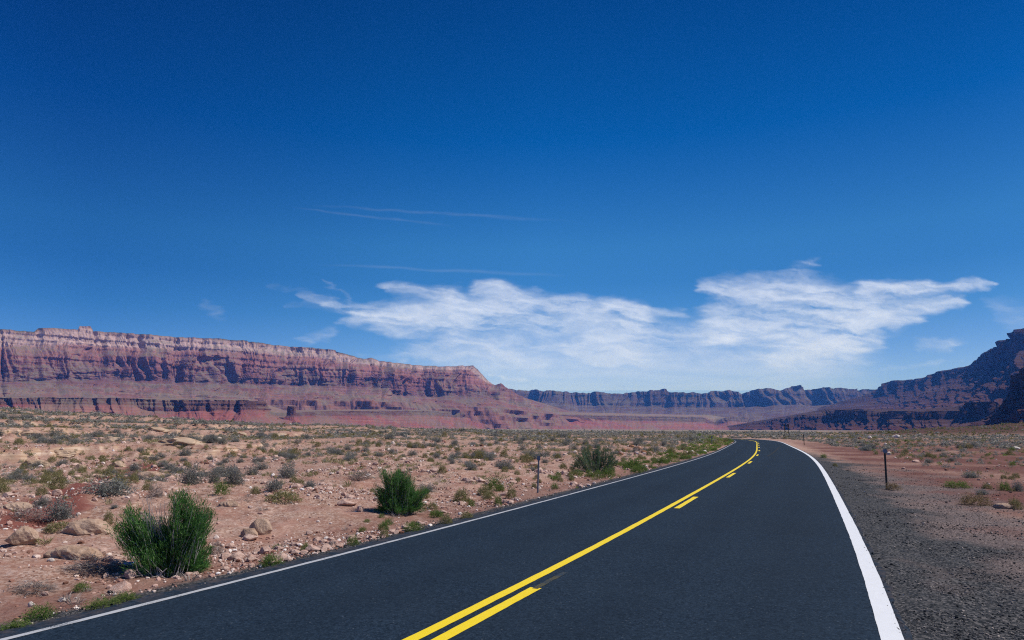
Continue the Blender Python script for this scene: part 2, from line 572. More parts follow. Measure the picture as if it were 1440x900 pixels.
# ------------------------------------------------------------------ ground
def build_ground():
    az = np.r_[np.linspace(-180, -84, 40)[:-1], np.linspace(-84, -46, 100)[:-1], np.linspace(-46, 46, 800)[:-1],
               np.linspace(46, 70, 64)[:-1], np.linspace(70, 180, 40)]
    a = np.radians(az)
    r = np.r_[np.geomspace(0.4, 3, 24)[:-1], np.geomspace(3, 60, 300)[:-1], np.geomspace(60, 420, 170)[:-1], np.geomspace(420, 15000, 110)]
    A, R = np.meshgrid(a, r, indexing="ij")
    X, Y = np.sin(A) * R, np.cos(A) * R
    Z = ground_z(X, Y)
    d, s = road_ds(X, Y)
    el, er = L_EDGE - d, d - R_EDGE
    gn = fbm(X / 3.0, Y / 3.0, 41, 3)
    grav = np.where(er > -0.5, 0.72 * (1 - smooth(0.5 + 0.9 * gn, 2.0 + gn, er)) + 0.33 * (1 - smooth(1.6 + 1.6 * gn, 4.6 + 1.8 * gn, er)), 0)
    mauve = np.where(er > 0, 1 - smooth(1.4 + 1.4 * gn, 5.6 + 2 * gn, er), 0) * smooth(60, 22, R)
    grav = np.maximum(grav, np.where((el > -0.5), 1 - smooth(0.10, 0.6 + 0.2 * fbm(X / 0.8, Y / 0.8, 42, 2), el), 0))
    grav = grav * smooth(90, 30, R)
    p0, p1 = at(58, 716)[0], at(206, 655)[0]
    q = np.array([p1.x - p0.x, p1.y - p0.y])
    L2 = (q ** 2).sum()
    tt = np.clip(((X - p0.x) * q[0] + (Y - p0.y) * q[1]) / L2, -0.05, 1.05)
    dr = np.hypot(X - p0.x - tt * q[0], Y - p0.y - tt * q[1]) + 0.22 * fbm(X / 1.5, Y / 1.5, 51, 3)
    streak = 0.97 * smooth(0.80 + 0.25 * tt, 0.45 + 0.2 * tt, dr)
    red = 0 * dr
    px = 720 + F * X / np.maximum(Y, 1e-3)
    red = np.maximum(red, 0.55 * smooth(6.0, 7.5, er) * smooth(16, 11, er) * smooth(1.0, 6.0, R) * (0.4 + fbm(X / 5, Y / 5, 55, 3)).clip(0, 1) * smooth(70, 40, R))
    veg = smooth(70, 420, R) * (0.55 + 0.45 * smooth(200, 1500, R))
    veg = veg * np.where(np.abs(d) < 9, 0.1, 1)
    rn = fbm(X / 6, Y / 6, 56, 4)
    red = np.maximum(red, smooth(0.4, 2.5, er) * (0.88 + 0.5 * rn).clip(0.35, 1.0) * smooth(170, 70, R) * (Y > 0))
    red = np.maximum(red, 0.5 * smooth(0.2, 0.5, el) * smooth(2.6 + rn, 1.0, el) * (Y > 0))
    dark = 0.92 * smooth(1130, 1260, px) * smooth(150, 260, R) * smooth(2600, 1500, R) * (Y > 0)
    V = np.stack([X, Y, Z], -1).reshape(-1, 3)
    Fc = grid_faces(len(a), len(r))[:, ::-1]
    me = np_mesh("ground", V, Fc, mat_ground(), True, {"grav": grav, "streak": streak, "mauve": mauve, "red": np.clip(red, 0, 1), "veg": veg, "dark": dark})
    tag(link("ground", me), kind="structure")


build_ground()


# ------------------------------------------------------------------ road
def strip(name, s, o0, o1, z, mat, parent=None, jag=0.0, thick=0.0, seed=0, n=2):
    k = len(s)
    j0 = jag * fbm(s / 0.9, s * 0 + 0.3, 60 + seed, 5, 0.75) if jag else 0
    j1 = jag * fbm(s / 0.9, s * 0 + 7.3, 61 + seed, 5, 0.75) if jag else 0
    rows = []
    zz = road_z(s) + z
    offs = [o0 + j0 + (o1 + j1 - o0 - j0) * i / (n - 1) for i in range(n)]
    if thick:
        offs = [offs[0] - 0.05] + offs + [offs[-1] + 0.05]
    for i, o in enumerate(offs):
        x, y = road_xy(s, o)
        dz = -thick if thick and i in (0, len(offs) - 1) else 0
        rows.append(np.stack([x, y, zz + dz], -1))
    V = np.stack(rows, 1)
    me = np_mesh(name, V.reshape(-1, 3), grid_faces(k, len(offs))[:, ::-1], mat, False, {"lat": (np.stack([o + 0 * s for o in offs], 1)).reshape(-1)})
    return link(name, me, parent)


M_ASPH = mat_asphalt()

M_WHITE = mat_paint("white road paint", (0.80, 0.81, 0.83), 0.38)
M_WORN = mat_paint("worn white road paint", (0.50, 0.51, 0.53), 0.95)
M_YEL = mat_paint("yellow road paint", (0.92, 0.68, 0.012), 0.35)
M_FAINT = mat_paint("thin yellow overspray", (0.10, 0.080, 0.012), 1.5, (0.016, 0.029, 0.047))
M_TAR = mat_plain("tar", (0.004, 0.007, 0.011), 0.95)
s_all = np.r_[np.arange(-30, 0, 0.3), np.arange(0, 40, 0.05), np.arange(40, 330, 0.4)]
road = strip("road", s_all, L_EDGE, R_EDGE, 0.0, M_ASPH, jag=0.045, thick=0.09, n=15)
tag(road, "dark asphalt two lane road curving left through the desert", kind="structure")
tag(strip("edge_line", s_all, L_LINE - 0.039, L_LINE + 0.039, 0.004, M_WORN, road, 0.006, seed=2), "thin worn white edge line")
tag(strip("edge_line", s_all, R_LINE - 0.09, R_LINE + 0.09, 0.004, M_WHITE, road, 0.004, seed=4), "broad bright white edge line")
tag(strip("centre_line", s_all, -0.062, 0.062, 0.004, M_YEL, road, 0.004, seed=6), "unbroken yellow centre line")
# the dashes beside it: 3 m long, every 12.2 m; the first runs out of the frame
for i, s0 in enumerate([-11.0, 0.0, 13.5, 24.9, 37.1, 49.5, 62.0, 74.6, 87.2, 99.6, 111.8, 124.0, 136.2, 148.4]):
    ln = 3.0
    if i == 1:
        s0, ln = 1.75, 3.0
    sd = np.linspace(s0, s0 + ln, 40)
    strip("centre_dash", sd, 0.155, 0.285, 0.004, M_YEL, road, 0.005, seed=10 + i)
tag(strip("paint_overspray", np.linspace(4.70, 5.7, 20), 0.18, 0.26, 0.0042, M_FAINT, road, 0.012, seed=40), "faint yellow overspray past the dash end")
# the dark smear on the right lane before the curve
(_pa, _), (_pb, _) = at(1079, 643), at(1096, 629)
_d, _q = road_ds(np.array([_pa.x, _pb.x]), np.array([_pa.y, _pb.y]))
_t = np.linspace(0, 1, 16)
_o = _d[0] + (_d[1] - _d[0]) * _t
_c = [road_xy(_q[0] + (_q[1] - _q[0]) * _t, _o + w) for w in (-0.07, 0.07)]
_v = np.stack([np.stack([cx, cy, 0 * _t + 0.003], -1) for cx, cy in _c], 1).reshape(-1, 3)
tag(link("tar_mark", np_mesh("tar_mark", _v, grid_faces(16, 2)[:, ::-1], M_TAR), road), "thin dark smear slanting across the right lane")


# ------------------------------------------------------------------ cliffs and mountains
def escarp(name, xs, layers, mat, G, seed, rim_rough=1.0, kind="structure"):
    """a cliff line: layers from the foot upwards, each with the height it reaches in the view,
    its distance ahead, rows to the next layer, gully depth (m) and stratum (0..1)"""
    xs = np.asarray(xs, float)
    P = []
    for Lr in layers:
        y = np.interp(xs, *zip(*Lr["y"]))
        D = np.interp(xs, *zip(*Lr["D"]))
        if Lr.get("rough"):
            y = y + Lr["rough"] * (fbm(xs / 14.0, xs * 0 + seed * 3.1, seed + 5, 4, 0.5))
        X, Y, Z = far_point(xs, y, D)
        if "z" in Lr:
            Z = np.minimum(Z, Lr["z"])
        P.append(np.stack([X, Y, Z], -1))
    P = np.array(P)                                    # layer, column, 3
    rim = P[G["rim"]]
    seg = np.hypot(np.diff(rim[:, 0]), np.diff(rim[:, 1]))
    sl = np.r_[0, np.cumsum(seg)]
    k = 25
    tx = np.convolve(np.pad(np.gradient(rim[:, 0]), k, mode="edge"), np.ones(2 * k + 1) / (2 * k + 1), "valid")
    ty = np.convolve(np.pad(np.gradient(rim[:, 1]), k, mode="edge"), np.ones(2 * k + 1) / (2 * k + 1), "valid")
    ln = np.hypot(tx, ty)
    nx, ny = ty / ln, -tx / ln                         # towards the viewer's side
    rows, amp, fine, st, tal = [], [], [], [], []
    for i in range(len(layers) - 1):
        n = layers[i]["n"]
        for j in range(n):
            t = j / n
            rows.append(P[i] * (1 - t) + P[i + 1] * t)
            lerp = lambda q, dflt=0.0: layers[i].get(q, dflt) * (1 - t) + layers[i + 1].get(q, dflt) * t
            amp.append(lerp("g"))
            fine.append(lerp("f", 0.0))
            st.append(lerp("st"))
            tal.append(lerp("talus", 0.0))
    rows.append(P[-1])
    amp.append(layers[-1].get("g", 0)); fine.append(layers[-1].get("f", 0)); st.append(layers[-1]["st"]); tal.append(layers[-1].get("talus", 0))
    R = np.array(rows)                                 # row, column, 3
    A, Fn, T = np.array(amp)[:, None], np.array(fine)[:, None], np.array(tal)[:, None]
    S = sl[None, :] + 0 * R[..., 0]
    Zm = R[..., 2]
    L1, L2 = G["L1"], G["L2"]
    warp = 0.48 * fbm(S / L1, Zm / (L1 * 1.7), seed, 3)
    g1 = ridged(S / L1 + warp, Zm / (L1 * 6.0) + 3.7, seed + 1, 2, 0.4)
    g3 = ridged(S / (L1 * 0.34) + warp * 2.0, Zm / (L1 * 2.5) + 1.3, seed + 11, 3, 0.5)
    g0 = fbm(S / (L1 * 4.0), Zm * 0 + 0.5, seed + 7, 2)
    g2 = fbm(S / L2 + warp, Zm / (L2 * 2.5), seed + 2, 4, 0.5)
    bed = perlin(Zm / G["bed"] + 0.3 * fbm(S / (L1 * 3), Zm * 0, seed + 3, 2), S / (L1 * 6), seed + 4)
    d = A * ((g1 - 0.55) * 1.0 + g0 * 1.0 + (g3 - 0.5) * 0.52) + Fn * (g2 * (1 - 0.5 * T) + G.get("beds", 0.45) * np.clip(bed * 2.2, -0.7, 0.7) * (1 - T)) + T * G.get("hum", 22.0) * fbm(S / (L1 * 0.8), Zm / (L1 * 0.22), seed + 9, 4, 0.55)
    R[..., 0] += nx * d
    R[..., 1] += ny * d
    strat = np.repeat(np.array(st)[:, None], len(xs), 1)
    if "fade" in G:
        strat = strat * (1 - 0.72 * smooth(G["fade"][0], G["fade"][1], xs))[None, :]
    nr, nc = R.shape[:2]
    V = R.transpose(1, 0, 2).reshape(-1, 3)
    me = np_mesh(name, V, grid_faces(nc, nr)[:, ::-1], mat, False, {"strat": strat.T.reshape(-1)})
    o = link(name, me)
    tag(o, kind=kind)
    return o


def steps(a, b, c, d, fine=1.3, coarse=5.0):
    """columns in photo pixels: fine inside b..c, coarse outside"""
    return np.unique(np.r_[np.arange(a, b, coarse), np.arange(b, c, fine), np.arange(c, d + 1, coarse)])


C_VERM = mat_cliff("vermilion cliff rock", [
    (0.00, (0.25, 0.115, 0.10)), (0.22, (0.22, 0.105, 0.095)), (0.34, (0.155, 0.070, 0.080)), (0.44, (0.175, 0.070, 0.078)),
    (0.56, (0.27, 0.110, 0.110)), (0.70, (0.30, 0.135, 0.130)), (0.765, (0.33, 0.17, 0.165)), (0.80, (0.50, 0.355, 0.355)), (0.93, (0.47, 0.335, 0.335)),
    (0.965, (0.32, 0.20, 0.18)), (0.985, (0.13, 0.11, 0.075)), (1.0, (0.10, 0.095, 0.06))], 0.55, 0.055, 0.45, veg=0.6)
C_MESA = mat_cliff("red badland rock", [
    (0.0, (0.30, 0.115, 0.105)), (0.45, (0.31, 0.10, 0.092)), (0.58, (0.27, 0.085, 0.08)), (0.63, (0.12, 0.052, 0.050)),
    (0.92, (0.105, 0.055, 0.052)), (0.96, (0.25, 0.17, 0.14)), (1.0, (0.27, 0.20, 0.165))], 0.55, 0.20, 0.35, veg=0.5)
C_FAR = mat_cliff("far cliff rock", [  # rock colours darkened, so part of the walls' shade is put into them
    (0.0, (0.15, 0.09, 0.095)), (0.35, (0.13, 0.08, 0.085)), (0.55, (0.085, 0.055, 0.058)), (0.75, (0.075, 0.05, 0.055)), (0.93, (0.095, 0.07, 0.072)), (1.0, (0.07, 0.065, 0.06))],
    0.40, 0.04, 0.3, veg=0.4, bump=3.0)
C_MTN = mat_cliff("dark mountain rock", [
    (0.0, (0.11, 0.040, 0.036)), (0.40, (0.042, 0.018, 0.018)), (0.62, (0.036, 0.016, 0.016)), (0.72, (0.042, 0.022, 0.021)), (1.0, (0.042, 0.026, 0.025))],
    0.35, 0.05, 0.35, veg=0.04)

# the long escarpment on the left
escarp("escarpment", steps(-520, -60, 790, 840, 1.1), [
    dict(y=[(-600, 600), (900, 604)], D=[(-600, 2300), (0, 2650), (700, 4300), (840, 5000)], z=-6.0, n=6, g=20, f=2, st=0.0, talus=1),
    dict(y=[(-600, 562), (0, 560), (250, 561), (380, 562), (560, 566), (700, 574), (840, 590)], D=[(-600, 2420), (0, 2780), (700, 4500), (840, 5200)], n=26, g=40, f=9, st=0.08, talus=1),
    dict(y=[(-600, 540), (0, 537), (150, 533), (300, 538), (450, 542), (540, 546), (556, 556), (600, 557), (690, 557), (720, 566), (775, 580), (840, 592)],
         D=[(-600, 2900), (0, 3150), (700, 5050), (840, 5600)], n=60, g=112, f=15, st=0.33, talus=0.5),
    dict(y=[(-600, 505), (0, 503), (150, 500), (300, 507), (450, 516), (530, 524), (600, 531), (672, 534), (684, 543), (720, 558), (745, 568), (775, 578), (840, 590)],
         D=[(-600, 3000), (0, 3245), (700, 5180), (840, 5680)], n=52, g=118, f=19, st=0.60),
    dict(y=[(-600, 480), (0, 487), (110, 484), (170, 489), (300, 493), (400, 499), (450, 503), (500, 512), (540, 516), (600, 519), (670, 519), (680, 530), (700, 546), (720, 553), (745, 565), (775, 576), (840, 589)],
         D=[(-600, 3110), (0, 3340), (700, 5310), (840, 5740)], n=42, g=82, f=19, st=0.78),
    dict(y=[(-600, 452), (-200, 456), (0, 462), (50, 466), (57, 461), (80, 461), (110, 464), (113, 458.5), (129, 458.5), (134, 465), (180, 468), (250, 474), (300, 476), (350, 480), (400, 486),
            (440, 489), (470, 493), (490, 498), (510, 505), (519, 503.5), (530, 508), (560, 511), (600, 514), (640, 514.5), (668, 513.5), (676, 518), (688, 534), (700, 541), (706, 538), (713, 544), (728, 553), (745, 563), (775, 574), (840, 588)],
         D=[(-600, 3180), (0, 3400), (700, 5400), (840, 5800)], n=5, g=55, f=14, st=0.985, rough=0.7),
    dict(y=[(-600, 462), (0, 470), (110, 470), (300, 482), (440, 494), (560, 516), (668, 519), (700, 548), (840, 590)], D=[(-600, 3700), (0, 3900), (700, 5900), (840, 6100)], n=3, g=0, f=0, st=1.0),
    dict(y=[(-600, 620), (900, 620)], D=[(-600, 4200), (0, 4500), (840, 6600)], z=-20.0, n=1, g=0, f=0, st=1.0),
], C_VERM, dict(rim=5, L1=230.0, L2=40.0, bed=26.0, hum=55.0, beds=0.55, fade=(684, 722)), 101)

# the red mesa with a dark ledge in front of it
escarp("mesa", steps(-400, -40, 1075, 1120, 1.1), [
    dict(y=[(-400, 604), (1120, 608)], D=[(-400, 1750), (0, 1900), (190, 1985), (366, 2170), (400, 2420), (700, 4250), (1000, 5500), (1120, 5600)], z=-8.0, n=5, g=10, f=2, st=0.0, talus=1),
    dict(y=[(-400, 592), (0, 593), (300, 597), (500, 600), (1120, 605)], D=[(-400, 1800), (0, 1950), (190, 2035), (366, 2225), (400, 2480), (700, 4350), (1000, 5600), (1120, 5700)], n=44, g=40, f=7, st=0.08, talus=0.6),
    dict(y=[(-400, 569), (0, 569), (185, 569), (200, 576), (215, 579), (300, 577), (360, 576), (374, 578), (398, 585), (420, 585), (455, 584.5), (600, 584), (640, 587), (800, 590), (990, 593.5), (1010, 598), (1028, 592), (1050, 594), (1120, 606)],
         D=[(-400, 1900), (0, 2070), (190, 2215), (366, 2330), (382, 2680), (400, 2700), (700, 4600), (1000, 5850), (1120, 5950)], n=22, g=30, f=8, st=0.60),
    dict(y=[(-400, 559), (0, 559), (100, 559.5), (190, 559.5), (205, 561.5), (230, 562), (340, 562.5), (371, 564), (378, 573), (398, 581), (418, 581), (455, 578), (600, 577.5), (640, 580.5), (800, 583.5), (990, 586.5), (1008, 594), (1018, 588), (1028, 585.5), (1048, 587), (1060, 591), (1120, 604)],
         D=[(-400, 1920), (0, 2095), (190, 2240), (366, 2355), (382, 2715), (400, 2740), (700, 4680), (1000, 5920), (1120, 6000)], n=12, g=36, f=8, st=0.95, rough=0.5),
    dict(y=[(-400, 558), (0, 558), (350, 561), (400, 577), (600, 575), (1000, 584), (1120, 602)], D=[(-400, 2250), (0, 2500), (400, 3200), (700, 5200), (1000, 6300), (1120, 6400)], n=3, g=0, f=0, st=1.0),
    dict(y=[(-400, 640), (1120, 640)], D=[(-400, 2500), (0, 2700), (400, 3400), (700, 5400), (1000, 6400), (1120, 6500)], z=-20.0, n=1, g=0, f=0, st=1.0),
], C_MESA, dict(rim=3, L1=120.0, L2=22.0, bed=9.0, hum=14.0), 202)

# far cliffs closing the valley
escarp("far_cliffs", steps(640, 690, 1280, 1340, 1.1), [
    dict(y=[(640, 606), (1340, 606)], D=[(640, 6550), (1340, 6300)], z=-10.0, n=4, g=60, f=5, st=0.0, talus=1),
    dict(y=[(640, 592), (1340, 594)], D=[(640, 6600), (1340, 6500)], n=20, g=120, f=18, st=0.12, talus=1),
    dict(y=[(640, 572), (760, 573), (900, 577), (1000, 578), (1120, 576), (1200, 577), (1340, 580)], D=[(640, 7700), (1340, 7500)], n=30, g=330, f=30, st=0.45, talus=0.6),
    dict(y=[(640, 562), (760, 566), (860, 570), (930, 572), (1000, 573), (1100, 571), (1200, 570), (1340, 572)], D=[(640, 8300), (1340, 8000)], n=34, g=420, f=40, st=0.62),
    dict(y=[(640, 545), (720, 547), (740, 548), (780, 550), (830, 551), (860, 552), (900, 551), (920, 550), (935, 549), (950, 551), (970, 553), (1000, 551), (1020, 549), (1040, 552), (1065, 548), (1085, 550), (1105, 545),
            (1118, 544), (1130, 548), (1160, 547), (1200, 546), (1233, 547), (1340, 548)], D=[(640, 8600), (1340, 8250)], n=4, g=330, f=34, st=0.97, rough=2.4),
    dict(y=[(640, 553), (1340, 556)], D=[(640, 9600), (1340, 9300)], n=2, g=0, f=0, st=1.0),
    dict(y=[(640, 640), (1340, 640)], D=[(640, 10000), (1340, 9700)], z=-20.0, n=1, g=0, f=0, st=1.0),
], C_FAR, dict(rim=4, hum=110.0, L1=640.0, L2=120.0, bed=60.0), 303)

# the dark mountain on the right
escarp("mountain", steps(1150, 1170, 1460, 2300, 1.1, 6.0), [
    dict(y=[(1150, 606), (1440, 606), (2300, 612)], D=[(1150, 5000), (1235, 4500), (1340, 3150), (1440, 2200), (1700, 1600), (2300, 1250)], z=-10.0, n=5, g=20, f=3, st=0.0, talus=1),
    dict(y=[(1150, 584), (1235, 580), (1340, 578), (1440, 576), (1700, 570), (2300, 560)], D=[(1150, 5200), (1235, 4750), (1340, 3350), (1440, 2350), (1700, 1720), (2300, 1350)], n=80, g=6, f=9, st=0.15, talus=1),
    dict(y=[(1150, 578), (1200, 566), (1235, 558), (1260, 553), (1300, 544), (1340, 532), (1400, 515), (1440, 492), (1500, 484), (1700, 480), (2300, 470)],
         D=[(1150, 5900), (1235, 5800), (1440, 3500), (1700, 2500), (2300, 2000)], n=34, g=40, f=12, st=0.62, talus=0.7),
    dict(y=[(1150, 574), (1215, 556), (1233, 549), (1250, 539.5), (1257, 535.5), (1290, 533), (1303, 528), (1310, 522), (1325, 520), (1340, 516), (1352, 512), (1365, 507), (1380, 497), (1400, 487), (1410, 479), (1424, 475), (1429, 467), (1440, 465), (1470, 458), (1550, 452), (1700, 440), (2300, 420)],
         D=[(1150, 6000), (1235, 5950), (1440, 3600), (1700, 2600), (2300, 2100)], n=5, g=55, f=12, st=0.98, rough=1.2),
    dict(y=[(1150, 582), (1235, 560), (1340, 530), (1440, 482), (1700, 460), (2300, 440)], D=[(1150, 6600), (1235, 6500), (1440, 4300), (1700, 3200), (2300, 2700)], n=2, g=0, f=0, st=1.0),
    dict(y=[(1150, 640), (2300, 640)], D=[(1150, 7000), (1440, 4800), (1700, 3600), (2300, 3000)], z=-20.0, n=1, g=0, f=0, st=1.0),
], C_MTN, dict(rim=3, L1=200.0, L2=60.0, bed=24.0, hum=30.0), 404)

# the low dark mesa below the mountain
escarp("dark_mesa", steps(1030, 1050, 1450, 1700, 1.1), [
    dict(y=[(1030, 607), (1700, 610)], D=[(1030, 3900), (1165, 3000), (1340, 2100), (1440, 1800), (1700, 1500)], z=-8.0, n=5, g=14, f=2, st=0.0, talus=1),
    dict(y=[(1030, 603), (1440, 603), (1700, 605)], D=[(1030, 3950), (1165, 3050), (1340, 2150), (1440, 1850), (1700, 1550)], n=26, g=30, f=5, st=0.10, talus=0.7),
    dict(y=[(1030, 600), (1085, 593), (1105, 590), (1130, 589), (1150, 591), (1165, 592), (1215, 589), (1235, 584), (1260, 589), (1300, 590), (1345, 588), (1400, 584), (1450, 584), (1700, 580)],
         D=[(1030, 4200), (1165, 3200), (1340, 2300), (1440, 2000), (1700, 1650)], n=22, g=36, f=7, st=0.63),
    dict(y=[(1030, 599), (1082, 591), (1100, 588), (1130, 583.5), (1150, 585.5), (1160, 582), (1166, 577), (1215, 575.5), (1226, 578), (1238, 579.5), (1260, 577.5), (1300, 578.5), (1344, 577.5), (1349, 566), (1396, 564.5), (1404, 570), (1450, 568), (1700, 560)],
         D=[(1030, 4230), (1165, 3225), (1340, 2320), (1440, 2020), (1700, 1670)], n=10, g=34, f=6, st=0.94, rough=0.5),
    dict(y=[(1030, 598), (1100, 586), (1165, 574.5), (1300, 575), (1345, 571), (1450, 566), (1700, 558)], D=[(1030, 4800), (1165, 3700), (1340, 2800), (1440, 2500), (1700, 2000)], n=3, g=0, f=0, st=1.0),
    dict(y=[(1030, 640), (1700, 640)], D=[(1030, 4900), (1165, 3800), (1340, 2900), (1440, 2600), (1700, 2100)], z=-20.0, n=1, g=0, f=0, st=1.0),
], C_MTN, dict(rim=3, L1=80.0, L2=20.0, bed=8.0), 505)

# the near dark spur at the right edge
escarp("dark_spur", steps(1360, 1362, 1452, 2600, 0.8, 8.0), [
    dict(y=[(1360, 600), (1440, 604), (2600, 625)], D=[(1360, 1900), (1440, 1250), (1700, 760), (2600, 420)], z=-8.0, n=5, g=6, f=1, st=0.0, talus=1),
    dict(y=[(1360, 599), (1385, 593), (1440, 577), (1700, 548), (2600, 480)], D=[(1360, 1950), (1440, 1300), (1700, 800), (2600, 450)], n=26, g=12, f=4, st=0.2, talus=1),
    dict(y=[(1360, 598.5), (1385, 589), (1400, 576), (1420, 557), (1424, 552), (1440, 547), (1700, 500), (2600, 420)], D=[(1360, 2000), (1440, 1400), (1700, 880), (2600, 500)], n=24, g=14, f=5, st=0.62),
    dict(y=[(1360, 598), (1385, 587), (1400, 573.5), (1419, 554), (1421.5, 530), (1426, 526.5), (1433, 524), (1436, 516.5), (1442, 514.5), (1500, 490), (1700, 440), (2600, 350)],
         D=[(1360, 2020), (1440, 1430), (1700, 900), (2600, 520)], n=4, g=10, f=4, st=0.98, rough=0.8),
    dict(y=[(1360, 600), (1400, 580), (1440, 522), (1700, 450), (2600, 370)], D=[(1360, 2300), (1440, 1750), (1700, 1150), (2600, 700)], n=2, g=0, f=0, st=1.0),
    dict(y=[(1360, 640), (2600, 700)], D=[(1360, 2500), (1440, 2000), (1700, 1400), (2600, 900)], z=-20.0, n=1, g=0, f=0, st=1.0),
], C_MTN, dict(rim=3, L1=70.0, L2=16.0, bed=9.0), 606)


# a lone square butte standing on the mesa's end
def butte(name, px, y0, y1, wpx, dist, seed):
    c0 = np.array([float(v) for v in far_point(px, y1, dist)])
    top = float(far_point(px, y0, dist)[2])
    w = wpx / F * dist / 2
    nu, nv = 72, 26
    a = np.linspace(0, 2 * np.pi, nu)
    rows = []
    zs = np.r_[np.linspace(-14, 0, 5)[:-1], np.linspace(0, 1, nv - 4)]
    for i, t in enumerate(zs):
        if t < 0:
            rr, z = w * (1.0 + 0.10 * -t), c0[2] + t * 2.0
        else:
            rr, z = w * (1.0 - 0.10 * t), c0[2] + t * (top - c0[2])
        sq = rr / np.maximum(np.abs(np.cos(a)), np.abs(np.sin(a))) ** 0.75
        n = 1 + 0.10 * fbm(np.cos(a) * 2.2 + t * 0.5, np.sin(a) * 2.2 + t * 3, seed, 4)
        if i == len(zs) - 1:
            z = z + 0 * a + 2.0 * fbm(np.cos(a) * 2, np.sin(a) * 2, seed + 1, 3)
        rows.append(np.stack([c0[0] + np.cos(a) * sq * n, c0[1] + np.sin(a) * sq * n, z + 0 * a], -1))
    rows.append(np.stack([c0[0] + 0 * a, c0[1] + 0 * a, top + 1 + 0 * a], -1))
    R = np.array(rows)
    st = np.repeat(np.r_[np.linspace(0.3, 0.60, 4), np.linspace(0.64, 0.93, nv - 4), 0.96][:, None], nu, 1)
    me = np_mesh(name, R.transpose(1, 0, 2).reshape(-1, 3), grid_faces(nu, len(rows)), C_MESA, False, {"strat": st.T.reshape(-1)})
    return tag(link(name, me), kind="structure")


butte("butte", 409.5, 571.5, 584, 10.5, 2690, 9)
butte("butte", 366, 564.5, 577, 7, 2560, 12)


# ------------------------------------------------------------------ high cloud: thin sheets of ice cloud about 8 km up
def cloud_sheet(name, boxes, dens_fn, step, mat, alt=8000.0, cut=0.02):
    x0, x1, y0, y1 = boxes
    xs = np.arange(x0, x1 + step, step)
    ys = np.arange(y0, y1 + step, step)
    X, Y = np.meshgrid(xs, ys, indexing="ij")
    den = dens_fn(X, Y)
    u, fw, up = ray(X, Y)
    k = alt / np.maximum(up, 0.01)
    lift = 60.0 * fbm(X / 60, Y / 20, 77, 3)
    V = np.stack([u * k, fw * k, EYE + up * k + lift], -1).reshape(-1, 3)
    Fc = grid_faces(len(xs), len(ys))
    dv = den.reshape(-1)
    keep = dv[Fc].max(1) > cut
    Fc = Fc[keep]
    used = np.unique(Fc)
    remap = np.zeros(len(V), np.int64)
    remap[used] = np.arange(len(used))
    me = np_mesh(name, V[used], remap[Fc], mat, True, {"dens": np.clip(dv[used] - cut, 0, 1)})
    return link(name, me)


def mat_cloud():
    m = bpy.data.materials.new("ice cloud")
    m.use_nodes = True
    n, l = m.node_tree.nodes, m.node_tree.links
    n.clear()
    out = n.new("ShaderNodeOutputMaterial")
    at_ = n.new("ShaderNodeAttribute")
    at_.attribute_name = "dens"
    tr = n.new("ShaderNodeBsdfTransparent")
    tl = n.new("ShaderNodeBsdfTranslucent")
    tl.inputs["Color"].default_value = (0.83, 0.90, 1.0, 1)
    df = n.new("ShaderNodeBsdfDiffuse")
    df.inputs["Color"].default_value = (0.83, 0.90, 1.0, 1)
    m1, m2 = n.new("ShaderNodeMixShader"), n.new("ShaderNodeMixShader")
    m1.inputs[0].default_value = 0.15
    l.new(tl.outputs[0], m1.inputs[1])
    l.new(df.outputs[0], m1.inputs[2])
    l.new(at_.outputs["Fac"], m2.inputs[0])
    l.new(tr.outputs[0], m2.inputs[1])
    l.new(m1.outputs[0], m2.inputs[2])
    l.new(m2.outputs[0], out.inputs["Surface"])
    return m


def capsule(X, Y, x0, y0, x1, y1, r0, r1, p=1.0):
    dx, dy = x1 - x0, y1 - y0
    t = np.clip(((X - x0) * dx + (Y - y0) * dy) / (dx * dx + dy * dy), 0, 1)
    d = np.hypot(X - x0 - t * dx, (Y - y0 - t * dy)) / (r0 + (r1 - r0) * t)
    return p * np.exp(-d * d * 1.1)


